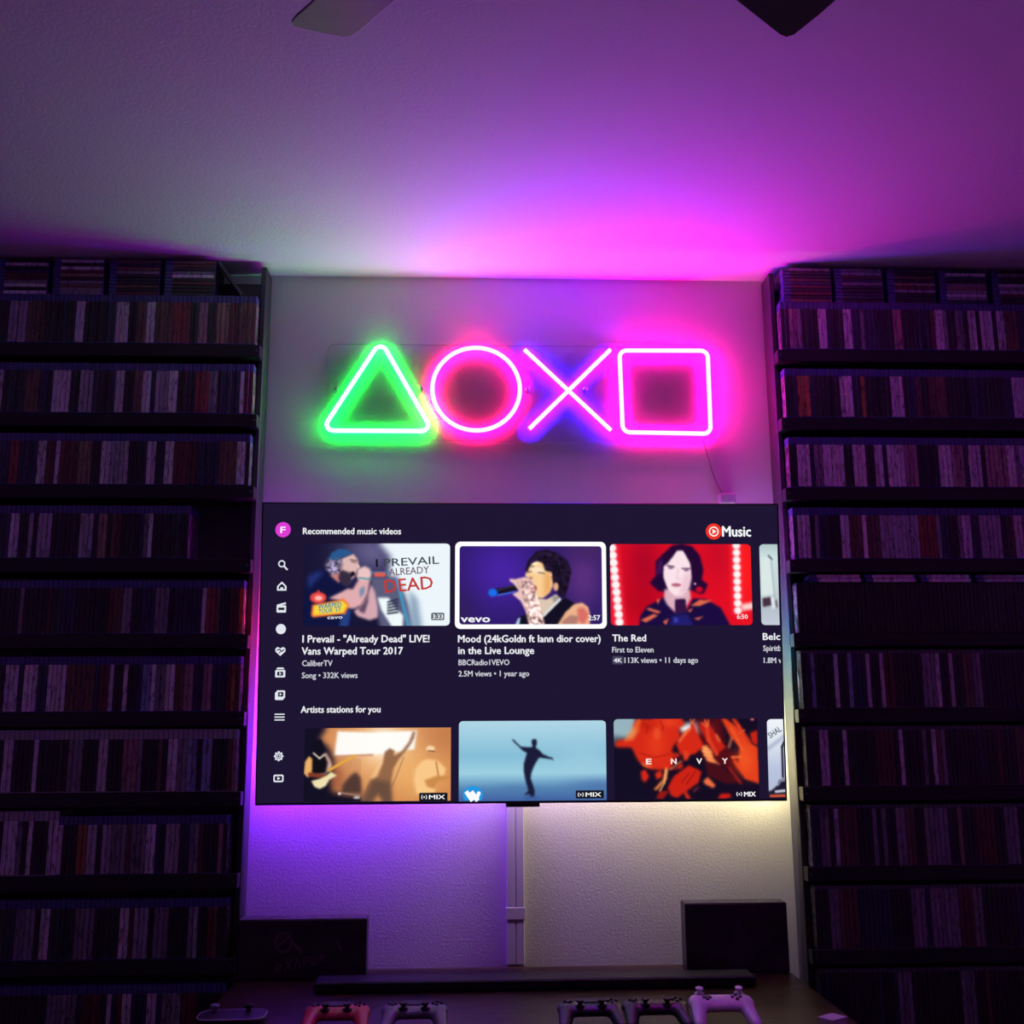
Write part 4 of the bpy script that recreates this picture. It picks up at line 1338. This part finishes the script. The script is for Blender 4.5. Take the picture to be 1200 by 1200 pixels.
gamepad('game_controller', 'plain black game controller between the grey and the other black one', .130, CY, 0, M_CTLB, M_STK, 'pad', 6)
gamepad('game_controller', 'plain black game controller beside the white one', .292, CY, 0, M_CTLB, M_STK, 'low', 7)
gamepad('game_controller', 'white game controller with both thumbsticks raised at its shoulders', .458, CY, 0, M_CTLW, M_CTLW, 'high', 13)
# handheld-style pad with a pale outline
r = thing('gamepad_dock', 'black rounded gamepad dock with pale outline and two stubby sticks', 'controller', (-.745, -.70, DZ), 'controllers set out along the console table')
oc = rounded([(-.083, -.055), (.083, -.055), (.083, .045), (-.083, .045)], .035, 8)
mb = MB()
n = len(oc)
vs = [(x, y, 0.0003) for x, y in oc] + [(x, y, .036) for x, y in oc] + [(x * .96, y * .95, .041) for x, y in oc]
fs = [tuple(range(n))[::-1], tuple(range(2 * n, 3 * n))] + [(a * n + i, a * n + (i + 1) % n, (a + 1) * n + (i + 1) % n, (a + 1) * n + i) for a in range(2) for i in range(n)]
mb.add(vs, fs)
mb.build('dock_body', M_CTLB, r)
MB().tube([(x * .975, y * .97, .0400) for x, y in dense(oc, .01)], .0013, 8, True, up=(0, 0, 1)).build('pale_outline', mat('pale outline plastic', (.62, .55, .66), .35), r, True)
for x, y, m in ((-.048, .018, mat('violet grey rubber', (.20, .17, .30), .5)), (.034, .020, M_STK)):
    MB().lathe([(.008, 0), (.006, .003), (.006, .009), (.0115, .011), (.0115, .017), (.008, .0185)], (x, y, .0405), 'z', 18).build('thumbstick', m, r, True)
# small white box at the end of the table
r = thing('small_white_box', 'small white box near the end of the wooden tabletop', 'box', (.722, -.735, DZ))
r.rotation_euler = (0, 0, math.radians(35))
M_WB = mat('white card', (.62, .58, .62), .5)
MB().bbox(-.028, .028, -.022, .022, .0002, .014, .001).build('box_base', M_WB, r)
MB().bbox(-.029, .029, -.023, .023, .0142, .020, .001).build('box_lid', M_WB, r)

# ------------------------------------------------------------ ceiling fan
M_BLADE = mat('grey fan blade', (.20, .19, .17), .55, vary=(10, .5, (.15, .14, .13)))
M_FAN = mat('dark bronze', (.05, .045, .04), .4, metal=.6)
FX, FY, FZ = -.042, -2.280, 2.415
PSIGN = -1
fan = thing('ceiling_fan', 'four-bladed ceiling fan hanging from the ceiling', 'ceiling fan', (FX, FY, CEIL))
def fan_part(mb, name, m, smooth=False, par=None):
    return rel(mb, fan).build(name, m, par or fan, smooth)
fan_part(MB().lathe([(.065, 0), (.065, -.02), (.04, -.05), (.02, -.055)], (FX, FY, CEIL - .0005), 'z', 24), 'canopy', M_FAN)
fan_part(MB().lathe([(.013, 0), (.013, -.20)], (FX, FY, CEIL - .054), 'z', 14), 'downrod', M_FAN)
fan_part(MB().lathe([(.03, .10), (.09, .085), (.105, .05), (.105, .02), (.08, -.03), (.05, -.05), (.03, -.055)], (FX, FY, FZ + .02), 'z', 28), 'motor_housing', M_FAN)
for a in (40, 130, 220, 310):
    ar = math.radians(a)
    d, t = Vector((math.cos(ar), math.sin(ar), 0)), Vector((-math.sin(ar), math.cos(ar), 0))
    # outline in (radial, tangential), rounded end
    ol = [(.17, -.052), (.19, -.056)] + [(.40, -.062)] + [(.600, -.066), (.616, -.063), (.624, -.052)] + [(.626, 0), (.624, .052), (.616, .063), (.600, .066)] + [(.40, .062), (.19, .056), (.17, .052)]
    pit = math.radians(15)
    vs = []
    for h in (-.003, .003):
        for rr, tt in ol:
            p_ = Vector((FX, FY, FZ)) + d * rr + t * (tt * math.cos(pit)) + Vector((0, 0, tt * math.sin(pit) * PSIGN + h))
            vs.append(p_[:])
    n = len(ol)
    mb = MB().add(vs, [tuple(range(n))[::-1], tuple(range(n, 2 * n))] + [(i, (i + 1) % n, n + (i + 1) % n, n + i) for i in range(n)])
    bl = fan_part(mb, 'blade', M_BLADE)
    p0, p1 = Vector((FX, FY, FZ + .012)) + d * .095, Vector((FX, FY, FZ + .0065)) + d * .23
    fan_part(MB().tube([p0, p0.lerp(p1, .5) + Vector((0, 0, .004)), p1], .008, 8, up=(0, 0, 1)), 'blade_arm', M_FAN, True, bl)
